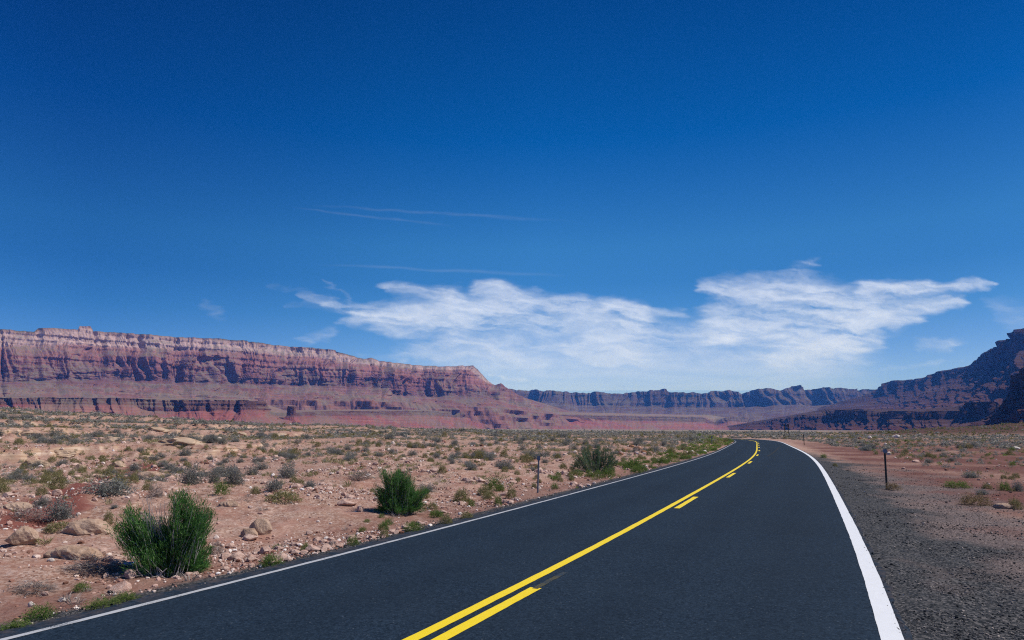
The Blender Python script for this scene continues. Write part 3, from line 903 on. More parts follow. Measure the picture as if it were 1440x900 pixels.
def cirrus(X, Y):
    # combed out by the wind: the pattern is bent and drawn out along the streaks
    wx = X + 10 * fbm(X / 90, Y / 45, 701, 3) + 9 * fbm(X / 50, Y / 8, 707, 3, 0.5)
    wy = Y + 8 * fbm(X / 120, Y / 60, 702, 3) + 3.2 * fbm(X / 40, Y / 14, 706, 4, 0.6)
    caps = [(455, 428, 560, 448, 4, 12, 0.75), (500, 440, 700, 448, 10, 17, 0.75), (430, 425, 500, 434, 3, 7, 0.45), (545, 402, 640, 420, 6, 13, 0.70), (620, 412, 700, 445, 8, 16, 0.60),
            (480, 455, 580, 462, 5, 9, 0.60), (600, 450, 900, 458, 15, 18, 0.75), (676, 404, 735, 420, 8, 14, 0.72), (735, 418, 815, 428, 6, 10, 0.65), (700, 430, 900, 440, 13, 10, 0.72),
            (845, 430, 895, 438, 6, 9, 0.66), (905, 432, 960, 440, 5, 7, 0.45), (880, 462, 1010, 480, 12, 16, 0.72), (600, 478, 900, 492, 15, 18, 0.55), (560, 492, 760, 505, 9, 14, 0.45),
            (985, 404, 1130, 420, 6, 24, 0.75), (1010, 440, 1150, 445, 18, 34, 0.74), (1000, 470, 1200, 470, 18, 26, 0.72), (1130, 415, 1210, 445, 15, 22, 0.70),
            (1215, 402, 1380, 398, 7, 5, 0.75), (1230, 412, 1400, 402, 10, 3, 0.70), (1180, 440, 1345, 428, 22, 7, 0.75), (1150, 465, 1290, 452, 20, 8, 0.70), (1100, 495, 1240, 480, 14, 6, 0.60),
            (800, 500, 1200, 505, 18, 18, 0.40), (560, 518, 700, 512, 8, 10, 0.20), (1085, 400, 1140, 376, 12, 7, 0.34), (1125, 376, 1150, 370, 7, 5, 0.36), (1150, 366, 1200, 352, 5, 3, 0.10),
            (1020, 385, 1100, 398, 6, 8, 0.22), (455, 395, 485, 418, 3.0, 3.0, 0.22), (390, 405, 470, 425, 4, 5, 0.22), (400, 430, 470, 440, 4, 5, 0.20),
            (288, 428, 304, 438, 6, 8, 0.30), (428, 478, 466, 470, 6, 7, 0.36), (370, 490, 430, 478, 5, 5, 0.14), (500, 498, 560, 500, 4, 6, 0.30),
            (1295, 482, 1335, 480, 8, 8, 0.36), (1335, 478, 1370, 470, 4, 3, 0.18), (1250, 516, 1330, 514, 4, 4, 0.28), (1310, 510, 1360, 505, 3, 2, 0.16), (1405, 440, 1445, 460, 14, 20, 0.26),
            (1390, 425, 1440, 425, 10, 12, 0.14), (700, 533, 740, 534, 1.8, 1.8, 0.45), (690, 527, 704, 526, 1.5, 1.5, 0.30), (60, 392, 120, 390, 8, 8, 0.05)]
    m = 0 * X
    for c in caps:
        m = 1 - (1 - m) * (1 - np.clip(capsule(wx, wy, *c[:4], c[4] * 1.30 + 1.0, c[5] * 1.30 + 1.0, c[6] * 0.92), 0, 0.97))
    # streaks
    u = wx + 1.2 * (wy - 450)
    st = fbm(wx / 75, (wy - 0.13 * wx) / 9.0, 703, 5, 0.52)
    fine = fbm(wx / 22, (wy - 0.05 * wx) / 5.0, 704, 4, 0.65)
    big = fbm(wx / 130, wy / 30, 705, 3)
    d = m * (0.68 + 0.27 * st + 0.11 * fine + 0.34 * big) - 0.05 * (1 - m) * (0.6 + st)
    d = 1.02 * np.clip(d, 0, None) ** 1.5
    d = d + 0.21 * smooth(462, 525, Y) * smooth(1290, 1080, X) * smooth(540, 740, X) * (0.9 + 0.25 * fbm(X / 120, Y / 9, 709, 3))
    return np.clip(0.94 * (1 - np.exp(-2.0 * d)), 0, 0.88)


M_CLOUD = mat_cloud()
tag(cloud_sheet("clouds", (250, 1470, 345, 548), cirrus, 1.5, M_CLOUD), "long feathery white cirrus streaks low over the far cliffs", "cloud", kind="stuff")


def trail(x0, y0, x1, y1, w, p, seed):
    def fn(X, Y):
        t = (X - x0) / (x1 - x0)
        yc = y0 + (y1 - y0) * t + 1.2 * fbm(X / 80, X * 0, seed, 2)
        ww = w * (0.6 + 0.6 * t)
        return p * np.exp(-((Y - yc) / ww) ** 2) * smooth(-0.02, 0.3, t) * smooth(1.02, 0.6, t) * (0.9 + 0.3 * fbm(X / 40, Y / 6, seed + 1, 3))
    return fn


for nm, a in (("upper", (400, 286, 850, 315, 2.6, 0.045, 811)), ("lower", (390, 290, 665, 321, 1.8, 0.05, 821)), ("long", (420, 371, 830, 389, 2.2, 0.065, 831))):
    o = cloud_sheet("contrail", (a[0] - 10, a[2] + 10, min(a[1], a[3]) - 8, max(a[1], a[3]) + 8), trail(*a), 1.0, M_CLOUD, 9500.0, 0.006)
    tag(o, {"upper": "longer and fainter of the two thin vapour trails high in the blue sky",
            "lower": "shorter thin vapour trail just under the longest high one",
            "long": "thin straight vapour trail just above the feathery cirrus"}[nm], "vapour trail", "vapour trails in the sky")


# ------------------------------------------------------------------ the air of the valley
def build_haze():
    x0, x1, y0, y1, z0, z1 = -16500, 16500, -16500, 16500, -26, 640
    V = [(x, y, z) for x in (x0, x1) for y in (y0, y1) for z in (z0, z1)]
    Fc = [(0, 1, 3, 2), (4, 6, 7, 5), (0, 4, 5, 1), (2, 3, 7, 6), (0, 2, 6, 4), (1, 5, 7, 3)]
    m = bpy.data.materials.new("blue valley air")
    m.use_nodes = True
    n, l = m.node_tree.nodes, m.node_tree.links
    n.clear()
    out = n.new("ShaderNodeOutputMaterial")
    v = n.new("ShaderNodeVolumePrincipled")
    v.inputs["Color"].default_value = (0.08, 0.29, 1.0, 1)
    v.inputs["Absorption Color"].default_value = (1, 1, 1, 1)
    v.inputs["Density"].default_value = HAZE_DENSITY
    v.inputs["Anisotropy"].default_value = 0.0
    l.new(v.outputs[0], out.inputs["Volume"])
    o = link("haze", np_mesh("haze", np.array(V, float), np.array(Fc), m))
    o.display_type = "WIRE"
    tag(o, kind="stuff")


HAZE_DENSITY = 6.0e-5
build_haze()


# ------------------------------------------------------------------ plants: leaf-sized blades
def unit(v):
    return v / np.maximum(np.linalg.norm(v, axis=-1, keepdims=True), 1e-9)


def blades(P, D, L, W, rng, bend=0.25):
    """one pointed leaf (a bent quad) per row"""
    n = len(P)
    D = unit(D)
    side = unit(np.cross(D, rng.normal(size=(n, 3))))
    nrm = np.cross(side, D)
    mid = P + D * (L * 0.5)[:, None]
    tip = P + D * L[:, None] + nrm * (L * bend)[:, None] * rng.uniform(-1, 1, (n, 1)) - np.array([0, 0, 1.0]) * (L * bend * 0.4)[:, None]
    V = np.stack([P, mid - side * (W * 0.5)[:, None], tip, mid + side * (W * 0.5)[:, None]], 1).reshape(-1, 3)
    return V, np.arange(n * 4).reshape(-1, 4)


def dome(n, R, H, rng, leaf=(0.03, 0.07), width=0.3, up=0.6, lump=0.4, seed=0, lo=0.35):
    """a rounded desert bush"""
    a = rng.uniform(0, 2 * np.pi, n)
    cz = rng.uniform(0.0, 1.0, n) ** 0.85
    sr = np.sqrt(1 - cz ** 2 * 0.96)
    k = 1 + lump * fbm(np.cos(a) * 2.1 + cz * 1.7, np.sin(a) * 2.1 - cz * 1.1, seed, 3)
    rad = rng.uniform(lo, 1.0, n) ** 0.6 * k
    dirv = np.stack([np.cos(a) * sr, np.sin(a) * sr, cz], -1)
    P = dirv * rad[:, None] * np.array([R, R, H])
    D = unit(dirv * np.array([1, 1, 0.8])) * (1 - up) + np.array([0, 0, up]) + rng.normal(size=(n, 3)) * 0.38
    L = rng.uniform(leaf[0], leaf[1], n)
    return blades(P - unit(D) * L[:, None] * 0.5 + np.array([0, 0, 0.02]), D, L, L * width, rng)


def tuft(n, R, H, rng, width=0.012, spread=0.8):
    """a bunch of grass"""
    a = rng.uniform(0, 2 * np.pi, n)
    r = np.sqrt(rng.uniform(0, 1, n)) * R * 0.45
    P = np.stack([np.cos(a) * r, np.sin(a) * r, np.full(n, -0.01)], -1)
    a2 = a + rng.normal(size=n) * 0.7
    lean = rng.uniform(0.05, spread, n)
    D = np.stack([np.cos(a2) * lean, np.sin(a2) * lean, np.ones(n)], -1)
    L = H * rng.uniform(0.5, 1.15, n)
    return blades(P, D, L, np.full(n, width) * rng.uniform(0.6, 1.3, n), rng, 0.35)


def tubes(paths, rng, sides=5):
    """paths: list of (points, r0, r1)"""
    Vs, Fs, o = [], [], 0
    for pts, r0, r1 in paths:
        pts = np.asarray(pts, float)
        k = len(pts)
        t = unit(np.gradient(pts, axis=0))
        ref = np.array([0.3, 0.9, 0.2])
        s1 = unit(np.cross(t, ref))
        s2 = np.cross(t, s1)
        a = np.linspace(0, 2 * np.pi, sides, endpoint=False)
        r = np.linspace(r0, r1, k)[:, None, None]
        ring = pts[:, None] + r * (np.cos(a)[None, :, None] * s1[:, None] + np.sin(a)[None, :, None] * s2[:, None])
        Vs.append(ring.reshape(-1, 3))
        for i in range(k - 1):
            for j in range(sides):
                j2 = (j + 1) % sides
                Fs.append((o + i * sides + j, o + i * sides + j2, o + (i + 1) * sides + j2, o + (i + 1) * sides + j))
        o += k * sides
    return np.concatenate(Vs), np.array(Fs)


M_SAGE = mat_leaf("grey sage leaf", [(0.0, (0.12, 0.128, 0.122)), (0.5, (0.235, 0.248, 0.23)), (1.0, (0.40, 0.40, 0.365))], 0.25, 0.35, (0.20, 0.175, 0.14))
M_SCRUB = mat_leaf("pale grey scrub", [(0.0, (0.17, 0.168, 0.15)), (0.5, (0.32, 0.315, 0.275)), (1.0, (0.50, 0.475, 0.41))], 0.3, 0.0)
M_OLIVE = mat_leaf("olive leaf", [(0.0, (0.14, 0.145, 0.06)), (0.5, (0.25, 0.24, 0.10)), (1.0, (0.40, 0.35, 0.19))], 0.3, 0.35, (0.26, 0.22, 0.11))
M_GRASS = mat_leaf("green grass", [(0.0, (0.06, 0.14, 0.03)), (0.6, (0.13, 0.23, 0.05)), (1.0, (0.28, 0.31, 0.10))], 0.4, 0.3, (0.19, 0.18, 0.06))
M_VERGE = mat_leaf("lush verge green", [(0.0, (0.09, 0.17, 0.03)), (0.6, (0.20, 0.30, 0.055)), (1.0, (0.38, 0.38, 0.12))], 0.4, 0.0)
M_GREEN = mat_leaf("dark green sprig", [(0.0, (0.036, 0.105, 0.030)), (0.6, (0.080, 0.21, 0.055)), (1.0, (0.18, 0.34, 0.09))], 0.45, 0.0)
M_DUSK = mat_leaf("dull green sprig", [(0.0, (0.045, 0.095, 0.05)), (0.6, (0.095, 0.175, 0.088)), (1.0, (0.19, 0.27, 0.135))], 0.4, 0.0)
M_DRY = mat_leaf("dry stalk", [(0.0, (0.13, 0.105, 0.095)), (0.5, (0.24, 0.20, 0.185)), (1.0, (0.40, 0.34, 0.31))], 0.1, 0.1, (0.24, 0.2, 0.16))
M_TAN = mat_leaf("tan dry grass", [(0.0, (0.14, 0.09, 0.045)), (0.5, (0.25, 0.17, 0.085)), (1.0, (0.36, 0.27, 0.15))], 0.2, 0.15, (0.22, 0.2, 0.1))
M_STRAW = mat_leaf("straw and yellow green grass", [(0.0, (0.17, 0.17, 0.07)), (0.5, (0.31, 0.28, 0.13)), (1.0, (0.48, 0.40, 0.26))], 0.35, 0.0)
M_WOOD = mat_plain("grey wood", (0.42, 0.37, 0.35), 0.9)

MESH = {}


def variants(kind, k, fn, mat):
    MESH[kind] = []
    for i in range(k):
        rng = np.random.default_rng(hash((len(MESH), i)) % 100000 + 3)
        V, Fc = fn(rng, i)
        MESH[kind].append(np_mesh(kind, V, Fc, mat))


# every bush below is about 1 m across and 1 m high before scaling
variants("sagebrush", 6, lambda g, i: dome(2800, 0.5, 0.95, g, (0.05, 0.12), 0.27, 0.55, 0.6, 31 + i, 0.15), M_SAGE)
variants("olive_bush", 5, lambda g, i: dome(1300, 0.5, 0.95, g, (0.08, 0.20), 0.16, 0.7, 0.35, 51 + i), M_OLIVE)
variants("green_bush", 4, lambda g, i: dome(1500, 0.5, 0.95, g, (0.07, 0.17), 0.18, 0.65, 0.55, 71 + i), M_GRASS)
variants("dry_bush", 4, lambda g, i: dome(900, 0.5, 0.95, g, (0.12, 0.36), 0.05, 0.4, 0.5, 91 + i), M_DRY)
variants("tan_bush", 4, lambda g, i: dome(1200, 0.5, 0.95, g, (0.10, 0.26), 0.09, 0.6, 0.4, 97 + i), M_TAN)
variants("grass_tuft", 5, lambda g, i: tuft(260, 0.5, 0.95, g, 0.035, 0.9), M_GRASS)


def _ico(sub):
    import bmesh
    bm = bmesh.new()
    bmesh.ops.create_icosphere(bm, subdivisions=sub, radius=1.0)
    V = np.array([v.co[:] for v in bm.verts])
    Fc = np.array([[v.index for v in f.verts] for f in bm.faces])
    bm.free()
    return V, Fc


ICO = {k: _ico(k) for k in (1, 2, 4)}


def rock_shape(rng, sub=4, cuts=11, flat=0.65, rough=0.05, lo=0.55):
    V, Fc = ICO[sub]
    V = V.copy()
    for _ in range(cuts):
        n = unit(rng.normal(size=3))
        h = rng.uniform(lo, 0.95)
        d = V @ n - h
        V = V - np.where(d > 0, d, 0)[:, None] * n * 0.96
    if rough:
        k = fbm(V[:, 0] * 2.3 + V[:, 2] * 1.3, V[:, 1] * 2.3 - V[:, 2] * 1.7, int(rng.integers(1000)), 4)
        V = V * (1 + rough * k)[:, None]
    V = V * np.array([1.0, rng.uniform(0.65, 0.95), flat * rng.uniform(0.8, 1.15)])
    return V * 0.5, Fc            # about 1 m long


M_ROCK = mat_rock("tan sandstone", (0.30, 0.19, 0.13), (0.43, 0.29, 0.21), (0.52, 0.38, 0.29))
M_PINK = mat_rock("pink stone", (0.38, 0.22, 0.17), (0.52, 0.34, 0.28), (0.62, 0.47, 0.40))
M_PALE = mat_rock("pale stone", (0.52, 0.42, 0.36), (0.66, 0.57, 0.51), (0.76, 0.70, 0.64))
M_RUST = mat_rock("rusty orange rock", (0.22, 0.085, 0.05), (0.36, 0.16, 0.09), (0.46, 0.27, 0.17))
M_LEDGE = mat_rock("layered ledge rock", (0.26, 0.16, 0.10), (0.42, 0.29, 0.20), (0.55, 0.42, 0.31), 3.0, 1.0)


def rock_variants(kind, k, mat, **kw):
    MESH[kind] = []
    for i in range(k):
        V, Fc = rock_shape(np.random.default_rng(500 + 17 * i + len(MESH) * 7), **kw)
        MESH[kind].append(np_mesh(kind, V, Fc, mat))


rock_variants("boulder", 4, M_ROCK, cuts=9, flat=0.7, rough=0.10)
rock_variants("pink_rock", 4, M_PINK, cuts=12)
rock_variants("white_rock", 5, M_PALE, cuts=12)
rock_variants("rusty_rock", 4, M_RUST, cuts=11)
rock_variants("mound", 4, M_ROCK, cuts=3, flat=0.75, rough=0.16, lo=0.8)


def ledge_shape(rng):
    V, Fc = rock_shape(rng, 4, 10, 0.6, 0.10, 0.5)
    z = V[:, 2]
    step = 0.07 * np.sin(z * 38 + 7 * perlin(V[:, 0] * 3, V[:, 1] * 3, 5)) + 0.08 * perlin(V[:, 0] * 7, V[:, 1] * 7, 6)
    V[:, :2] *= (1 + step)[:, None]
    return V, Fc


variants("rock_ledge", 4, lambda g, i: ledge_shape(g), M_LEDGE)

# ------------------------------------------------------------------ hand placed things
LAND = []                                   # landmarks used to tell the many small things apart


def put(kind, px, py, w, h, name, label, cat, group=None, land=None, sink=0.05, depth=None, mat=None, rz=None, var=None):
    """one plant or rock: its foot at the photo's pixel, w x h pixels large there"""
    p, b = at(px, py)
    me = MESH[kind][random.randrange(len(MESH[kind])) if var is None else var]
    o = link(name, me)
    W, H = w * b / F, h * b / F
    rocky = kind in ("boulder", "pink_rock", "white_rock", "rusty_rock", "mound", "rock_ledge")
    hh = H / (0.62 if rocky else 0.95)
    o.scale = (W, depth * W if depth else W * (0.75 if rocky else 1.0), hh)
    o.rotation_euler = (0, 0, rz if rz is not None else (random.uniform(-0.4, 0.4) if rocky else random.uniform(0, 6.28)))
    o.location = p + Vector((0, W * 0.2, H * (0.30 if rocky else 0.0) - sink * H))
    tag(o, label, cat, group)
    if land:
        LAND.append((px, py - h / 2, land))
    return o


def leafy_shrub(px, py, tips, label, land, mat, seed, density=1.0, dry=None):
    """broom-like shrub: upright sprays on woody stems; tips are photo pixels (x, y, spray width)"""
    base, b = at(px, py)
    k = b / F
    rng = np.random.default_rng(seed)
    root = thing("desert_shrub", label, "shrub", base)
    paths, leaves = [], []
    for (tx, ty, tw) in tips:
        top = np.array([(tx - px) * k, 0.0, (py - ty) * k * 1.0]) + rng.normal(size=3) * np.array([2.0, 6.0, 3.0]) * k
        n = max(6, int(tw * 0.85 * density))
        for j in range(n):
            off = rng.normal(size=3) * np.array([tw * 0.34 * k, tw * 0.40 * k, tw * 0.30 * k])
            end = top + off
            end[1] += rng.uniform(-0.16, 0.24) * (0.5 + abs(end[0]))
            end[2] = max(end[2], 0.08)
            st = np.array([rng.normal() * 0.06 + end[0] * 0.42, rng.normal() * 0.07 + end[1] * 0.4, -0.03])
            mid = st * 0.45 + end * 0.55 + np.array([-(end[0] - st[0]) * 0.10, 0, -0.04 * end[2]])
            t = np.linspace(0, 1, 7)[:, None]
            path = (1 - t) ** 2 * st + 2 * t * (1 - t) * (2 * mid - 0.5 * (st + end)) + t ** 2 * end
            paths.append((path, 0.006, 0.0018))
            m = int(88 * density)
            tt = rng.uniform(0.22, 1.0, m) ** 0.55
            P = np.stack([np.interp(tt, t[:, 0], path[:, i]) for i in range(3)], -1)
            ax = unit(np.stack([np.interp(tt, t[:, 0], np.gradient(path[:, i])) for i in range(3)], -1))
            P = P + rng.normal(size=(m, 3)) * (0.016 + 0.022 * rng.uniform())
            leaves.append((P, ax * 0.8 + rng.normal(size=(m, 3)) * 0.40 + np.array([0, 0, 0.35]), rng.uniform(0.04, 0.105, m)))
    P = np.concatenate([q[0] for q in leaves]); D = np.concatenate([q[1] for q in leaves]); L = np.concatenate([q[2] for q in leaves])
    V, Fc = blades(P, D, L, rng.uniform(0.0055, 0.0095, len(L)), rng, 0.2)
    link("foliage", np_mesh("foliage", V, Fc, mat), root)
    V, Fc = tubes(paths, rng, 4)
    link("stems", np_mesh("stems", V, Fc, M_WOOD), root)
    if dry:
        dp = []
        for (tx, ty) in dry:
            e = np.array([(tx - px) * k, -0.10 + rng.normal() * 0.06, (py - ty) * k])
            s0 = np.array([e[0] * 0.45, 0.05, 0.05])
            t = np.linspace(0, 1, 6)[:, None]
            dp.append((s0 * (1 - t) + e * t + np.sin(t * 3.1) * np.array([0.03, 0, 0]) * rng.normal(), 0.007, 0.003))
            dp.append((dp[-1][0][2:] + np.linspace(0, 1, 4)[:, None] * rng.normal(size=3) * np.array([0.10, 0.06, 0.05]), 0.004, 0.002))
        V, Fc = tubes(dp, rng, 4)
        tag(link("dead_twigs", np_mesh("dead_twigs", V, Fc, M_WOOD), root), "bare grey twigs standing out of the green")
    LAND.append((px, (py + min(t[1] for t in tips)) / 2, land))
    return root


leafy_shrub(240, 808, [(172, 722, 16), (182, 736, 20), (196, 742, 18), (210, 752, 24), (248, 696, 14), (247, 712, 17), (252, 730, 22), (228, 742, 22), (238, 760, 30), (270, 722, 16), (266, 745, 24),
                       (288, 722, 10), (284, 738, 14), (255, 770, 32), (272, 775, 22), (216, 775, 28), (200, 768, 20), (240, 788, 30), (265, 795, 24), (222, 792, 22), (276, 790, 12), (258, 806, 14), (208, 800, 18), (280, 800, 10), (238, 806, 18), (166, 742, 12), (173, 757, 14), (186, 770, 12)],
            "big ragged dark green shrub beside the road with an upright spike on top", "the big ragged shrub", M_GREEN, 5, 1.0,
            [(200, 715), (207, 708), (214, 712), (222, 720), (190, 745), (243, 745), (176, 770), (205, 728), (237, 725), (194, 706), (203, 703), (210, 716), (218, 710), (198, 724), (186, 730), (212, 726), (222, 736), (180, 752), (243, 718), (260, 740), (282, 742)])
leafy_shrub(561, 722, [(555, 658, 12), (552, 668, 16), (561, 672, 16), (534, 668, 9), (540, 680, 16), (530, 692, 14), (572, 682, 18), (580, 688, 16), (550, 692, 24), (565, 700, 26), (583, 700, 14),
                       (536, 702, 18), (597, 692, 8), (592, 706, 12), (550, 712, 22), (570, 713, 20), (585, 712, 12), (538, 716, 12), (555, 719, 16), (574, 720, 14)],
            "pointed bright green shrub on pink soil midway along the road's far side", "the pointed green shrub", M_GREEN, 6, 1.1)
leafy_shrub(838, 664, [(812, 645, 10), (820, 641, 12), (830, 634, 10), (835, 640, 14), (845, 628, 8), (843, 637, 14), (855, 632, 12), (862, 636, 9), (858, 644, 14), (866, 648, 8), (848, 648, 18), (832, 650, 18),
                       (818, 652, 14), (808, 655, 8), (842, 657, 16), (858, 656, 12)],
            "wide dull green shrub by the verge behind the left reflector post", "the wide dull green shrub", M_DUSK, 7, 1.3)

# sagebrush and other bushes one can point at
put("sagebrush", 145, 698, 64, 26, "sagebrush", "long low grey sagebrush below the strip of red soil", "bush", land="the long low sagebrush", var=0)
put("sagebrush", 265, 681, 32, 28, "sagebrush", "round dusty grey sagebrush, the first of a row above the ragged shrub", "bush", land="the round dusty sagebrush", var=1)
put("sagebrush", 299, 680, 20, 20, "sagebrush", "narrow dark grey sagebrush standing in the middle of the row above the ragged shrub", "bush", var=2)
put("sagebrush", 326, 681, 32, 25, "sagebrush", "bluish rounded sagebrush, last of the row above the ragged shrub", "bush", land="the bluish rounded sagebrush", var=3)
put("green_bush", 309, 696, 23, 20, "sagebrush", "dark green squat bush just below the row of grey sagebrush", "bush", mat=None, var=0)
put("sagebrush", 78, 732, 42, 30, "sagebrush", "dark grey sagebrush with pale twigs behind the smooth tan mounds", "bush", land="the dark sagebrush with pale twigs", var=4)
put("dry_bush", 30, 733, 46, 20, "dry_bush", "bleached grey bush at the photo's edge above the tan boulder", "bush", var=0)
put("sagebrush", 55, 712, 26, 13, "sagebrush", "small pale sagebrush near the lower end of the red soil strip", "bush", var=5)
put("olive_bush", 75, 748, 40, 14, "olive_bush", "flat brown olive bush between the tan boulder and the smooth mound", "bush", var=0)
put("olive_bush", 150, 737, 15, 20, "olive_bush", "small upright olive bush touching the ragged green shrub", "bush", var=1)
put("dry_bush", 118, 807, 68, 24, "dry_bush", "flattened mauve grey dead brush left of the ragged green shrub", "bush", land="the flattened dead brush", var=1)
put("dry_bush", 38, 835, 62, 16, "dry_bush", "thin dead brush on bare soil near the photo's lower corner", "bush", var=2)
put("dry_bush", 302, 780, 22, 18, "dry_bush", "grey green twiggy plant to the right of the ragged green shrub", "bush", var=3)
put("dry_bush", 215, 700, 24, 20, "dry_bush", "grey twiggy bush showing behind the top of the ragged green shrub", "bush", var=0)
put("sagebrush", 402, 673, 27, 22, "sagebrush", "dark blue grey bush standing alone in the middle of the left plain", "bush", land="the lone dark blue grey bush", var=2)
put("olive_bush", 396, 706, 52, 17, "olive_bush", "wide yellow green mounded bush on the stony soil", "bush", land="the wide yellow green bush", var=2)
put("sagebrush", 384, 690, 26, 18, "sagebrush", "grey sagebrush right behind the wide yellow green bush", "bush", var=0)
put("dry_bush", 505, 676, 40, 15, "dry_bush", "low mauve grey brush left of the pointed green shrub", "bush", var=1)
put("sagebrush", 435, 687, 20, 12, "sagebrush", "little grey sagebrush between the lone dark bush and the pointed shrub", "bush", var=3)
put("olive_bush", 648, 706, 26, 20, "olive_bush", "olive bush with grey stalks to the right of the pointed green shrub", "bush", land="the olive bush with grey stalks", var=3)
put("green_bush", 695, 690, 26, 20, "green_bush", "loose green bush left of the left reflector post", "bush", land="the loose green bush", var=1)
put("olive_bush", 680, 697, 20, 15, "olive_bush", "yellowish bush in front of the loose green bush", "bush", var=4)
put("green_bush", 700, 712, 13, 16, "green_bush", "bright green clump on the verge below the loose green bush", "bush", var=2)
put("olive_bush", 627, 738, 21, 16, "olive_bush", "yellow green tuft at the asphalt edge below the olive bush", "bush", land="the yellow green roadside tuft", var=0)
put("olive_bush", 656, 730, 21, 11, "olive_bush", "flat green tuft at the asphalt edge next to the yellow green one", "bush", var=1)
put("olive_bush", 540, 756, 14, 13, "olive_bush", "small round yellowish tuft below the pointed green shrub", "bush", var=2)
put("green_bush", 581, 748, 30, 14, "green_bush", "spreading green plant on the verge under the pointed green shrub", "bush", var=3)
put("green_bush", 496, 767, 18, 14, "green_bush", "leafy green plant at the roadside left of the small yellowish tuft", "bush", var=0)
put("green_bush", 428, 775, 14, 11, "green_bush", "weedy green plant on stony soil above the edge of the asphalt", "bush", var=1)
put("green_bush", 379, 797, 34, 18, "green_bush", "weedy green patch right of the ragged shrub by the asphalt", "bush", land="the weedy green patch", var=2)
put("green_bush", 50, 872, 40, 20, "green_bush", "bright green weeds in the photo's lower left corner", "bush", land="the bright corner weeds", var=3)
put("green_bush", 138, 856, 44, 13, "green_bush", "low dull green weeds along the asphalt below the flattened dead brush", "bush", var=0)
put("green_bush", 172, 846, 34, 11, "green_bush", "low green weeds along the asphalt under the ragged shrub", "bush", var=1)
put("green_bush", 18, 886, 40, 12, "green_bush", "dark green weeds cut by the photo's left edge beside the asphalt", "bush", var=2)
put("green_bush", 858, 662, 16, 10, "green_bush", "bright green bush at the right foot of the wide dull shrub", "bush", var=3)
put("green_bush", 892, 659, 30, 16, "green_bush", "dull green bush on the verge right of the wide dull shrub", "bush", land="the dull green verge bush", var=0)
put("olive_bush", 962, 633, 10, 6, "olive_bush", "dark olive bush on the far verge where the road curves away", "bush", land="the dark far verge bush", var=1)
# right of the road
put("tan_bush", 1258, 689, 20, 10, "dry_bush", "tan tuft at the foot of the round disc post", "bush", land="the tan tuft at the post", var=0)
put("tan_bush", 1378, 711, 42, 17, "dry_bush", "wide tan dry bush right of the road beyond the gravel", "bush", land="the wide tan bush", var=1)
put("sagebrush", 1369, 672, 22, 9, "sagebrush", "flat teal grey bush on the red soil right of the road", "bush", land="the flat teal grey bush", var=1)
put("sagebrush", 1384, 696, 18, 8, "sagebrush", "pale teal bush behind the wide tan bush", "bush", var=3)
put("green_bush", 1415, 690, 17, 12, "green_bush", "dark green round bush on the right between the teal and grey ones", "bush", land="the dark green round bush", var=1)
put("sagebrush", 1434, 691, 16, 14, "sagebrush", "dark grey bush at the photo's right edge", "bush", var=4)
put("olive_bush", 1431, 716, 19, 16, "olive_bush", "grey olive bush beside the flat tan rock at the right edge", "bush", land="the grey olive bush at right", var=3)
put("green_bush", 1351, 686, 36, 10, "green_bush", "thin green ground plant left of the flat teal bush", "bush", var=2)
put("olive_bush", 1390, 688, 14, 9, "olive_bush", "brownish olive bush between the teal bush and the green round bush", "bush", var=4)
put("green_bush", 1159, 644, 9, 6, "green_bush", "small green plant on the right shoulder where the white line bends", "bush", land="the plant at the white line's bend", var=0)
put("olive_bush", 1175, 656, 8, 5, "olive_bush", "smaller yellowish plant just beyond the white line's bend", "bush", var=0)

# rocks one can point at
put("boulder", 22, 768, 44, 36, "boulder", "big square tan boulder at the photo's left edge", "rock", land="the big square boulder", sink=0.08, rz=0.2, var=0)
put("mound", 113, 752, 74, 28, "mound", "smooth rounded tan rock hump left of the ragged green shrub", "rock", land="the smooth tan hump", sink=0.25, var=0)
put("mound", 92, 786, 84, 30, "mound", "broad low rock hump below the other smooth tan hump", "rock", sink=0.3, var=1)
put("mound", 18, 716, 40, 15, "mound", "low rounded rock hump near the left edge below the red soil", "rock", sink=0.3, var=2)
put("mound", 128, 741, 26, 12, "mound", "small rock hump between the smooth hump and the ragged shrub", "rock", sink=0.3, var=3)
put("boulder", 347, 756, 36, 22, "boulder", "smooth orange tan boulder right of the ragged shrub", "rock", land="the smooth orange tan boulder", sink=0.2, var=1)
put("boulder", 364, 752, 34, 30, "boulder", "leaning tan boulder with a dark foot beside the orange one", "rock", sink=0.2, var=2)
put("mound", 320, 712, 34, 12, "mound", "low pinkish hump below the squat dark green bush", "rock", sink=0.3, var=2)
put("mound", 205, 672, 50, 13, "mound", "pale flat hump at the upper end of the red soil strip", "rock", sink=0.3, var=0)
put("pink_rock", 610, 664, 17, 10, "pink_rock", "pale pink rock behind the pointed green shrub", "rock", land="the pale pink rock", var=0)
put("pink_rock", 487, 712, 28, 12, "pink_rock", "broken pink slab left of the pointed green shrub", "rock", var=1)
put("pink_rock", 434, 752, 14, 8, "pink_rock", "flat pink stone on the stony slope below the yellow green bush", "rock", var=2)
put("white_rock", 42, 854, 11, 11, "white_rock", "bright white stone above the weeds in the lower left corner", "rock", land="the bright white stone", var=0)
put("white_rock", 86, 847, 11, 8, "white_rock", "cream stone to the right of the bright white stone", "rock", var=1)
put("pink_rock", 60, 838, 18, 8, "pink_rock", "flat greyish pink stone above the two bright stones", "rock", var=3)
put("white_rock", 155, 798, 12, 8, "white_rock", "white stone at the end of the flattened dead brush", "rock", var=2)
put("white_rock", 70, 790, 10, 6, "white_rock", "white stone on gravelly soil above the flattened dead brush", "rock", var=3)
put("white_rock", 357, 789, 9, 8, "white_rock", "white stone near the weedy green patch by the asphalt", "rock", var=4)
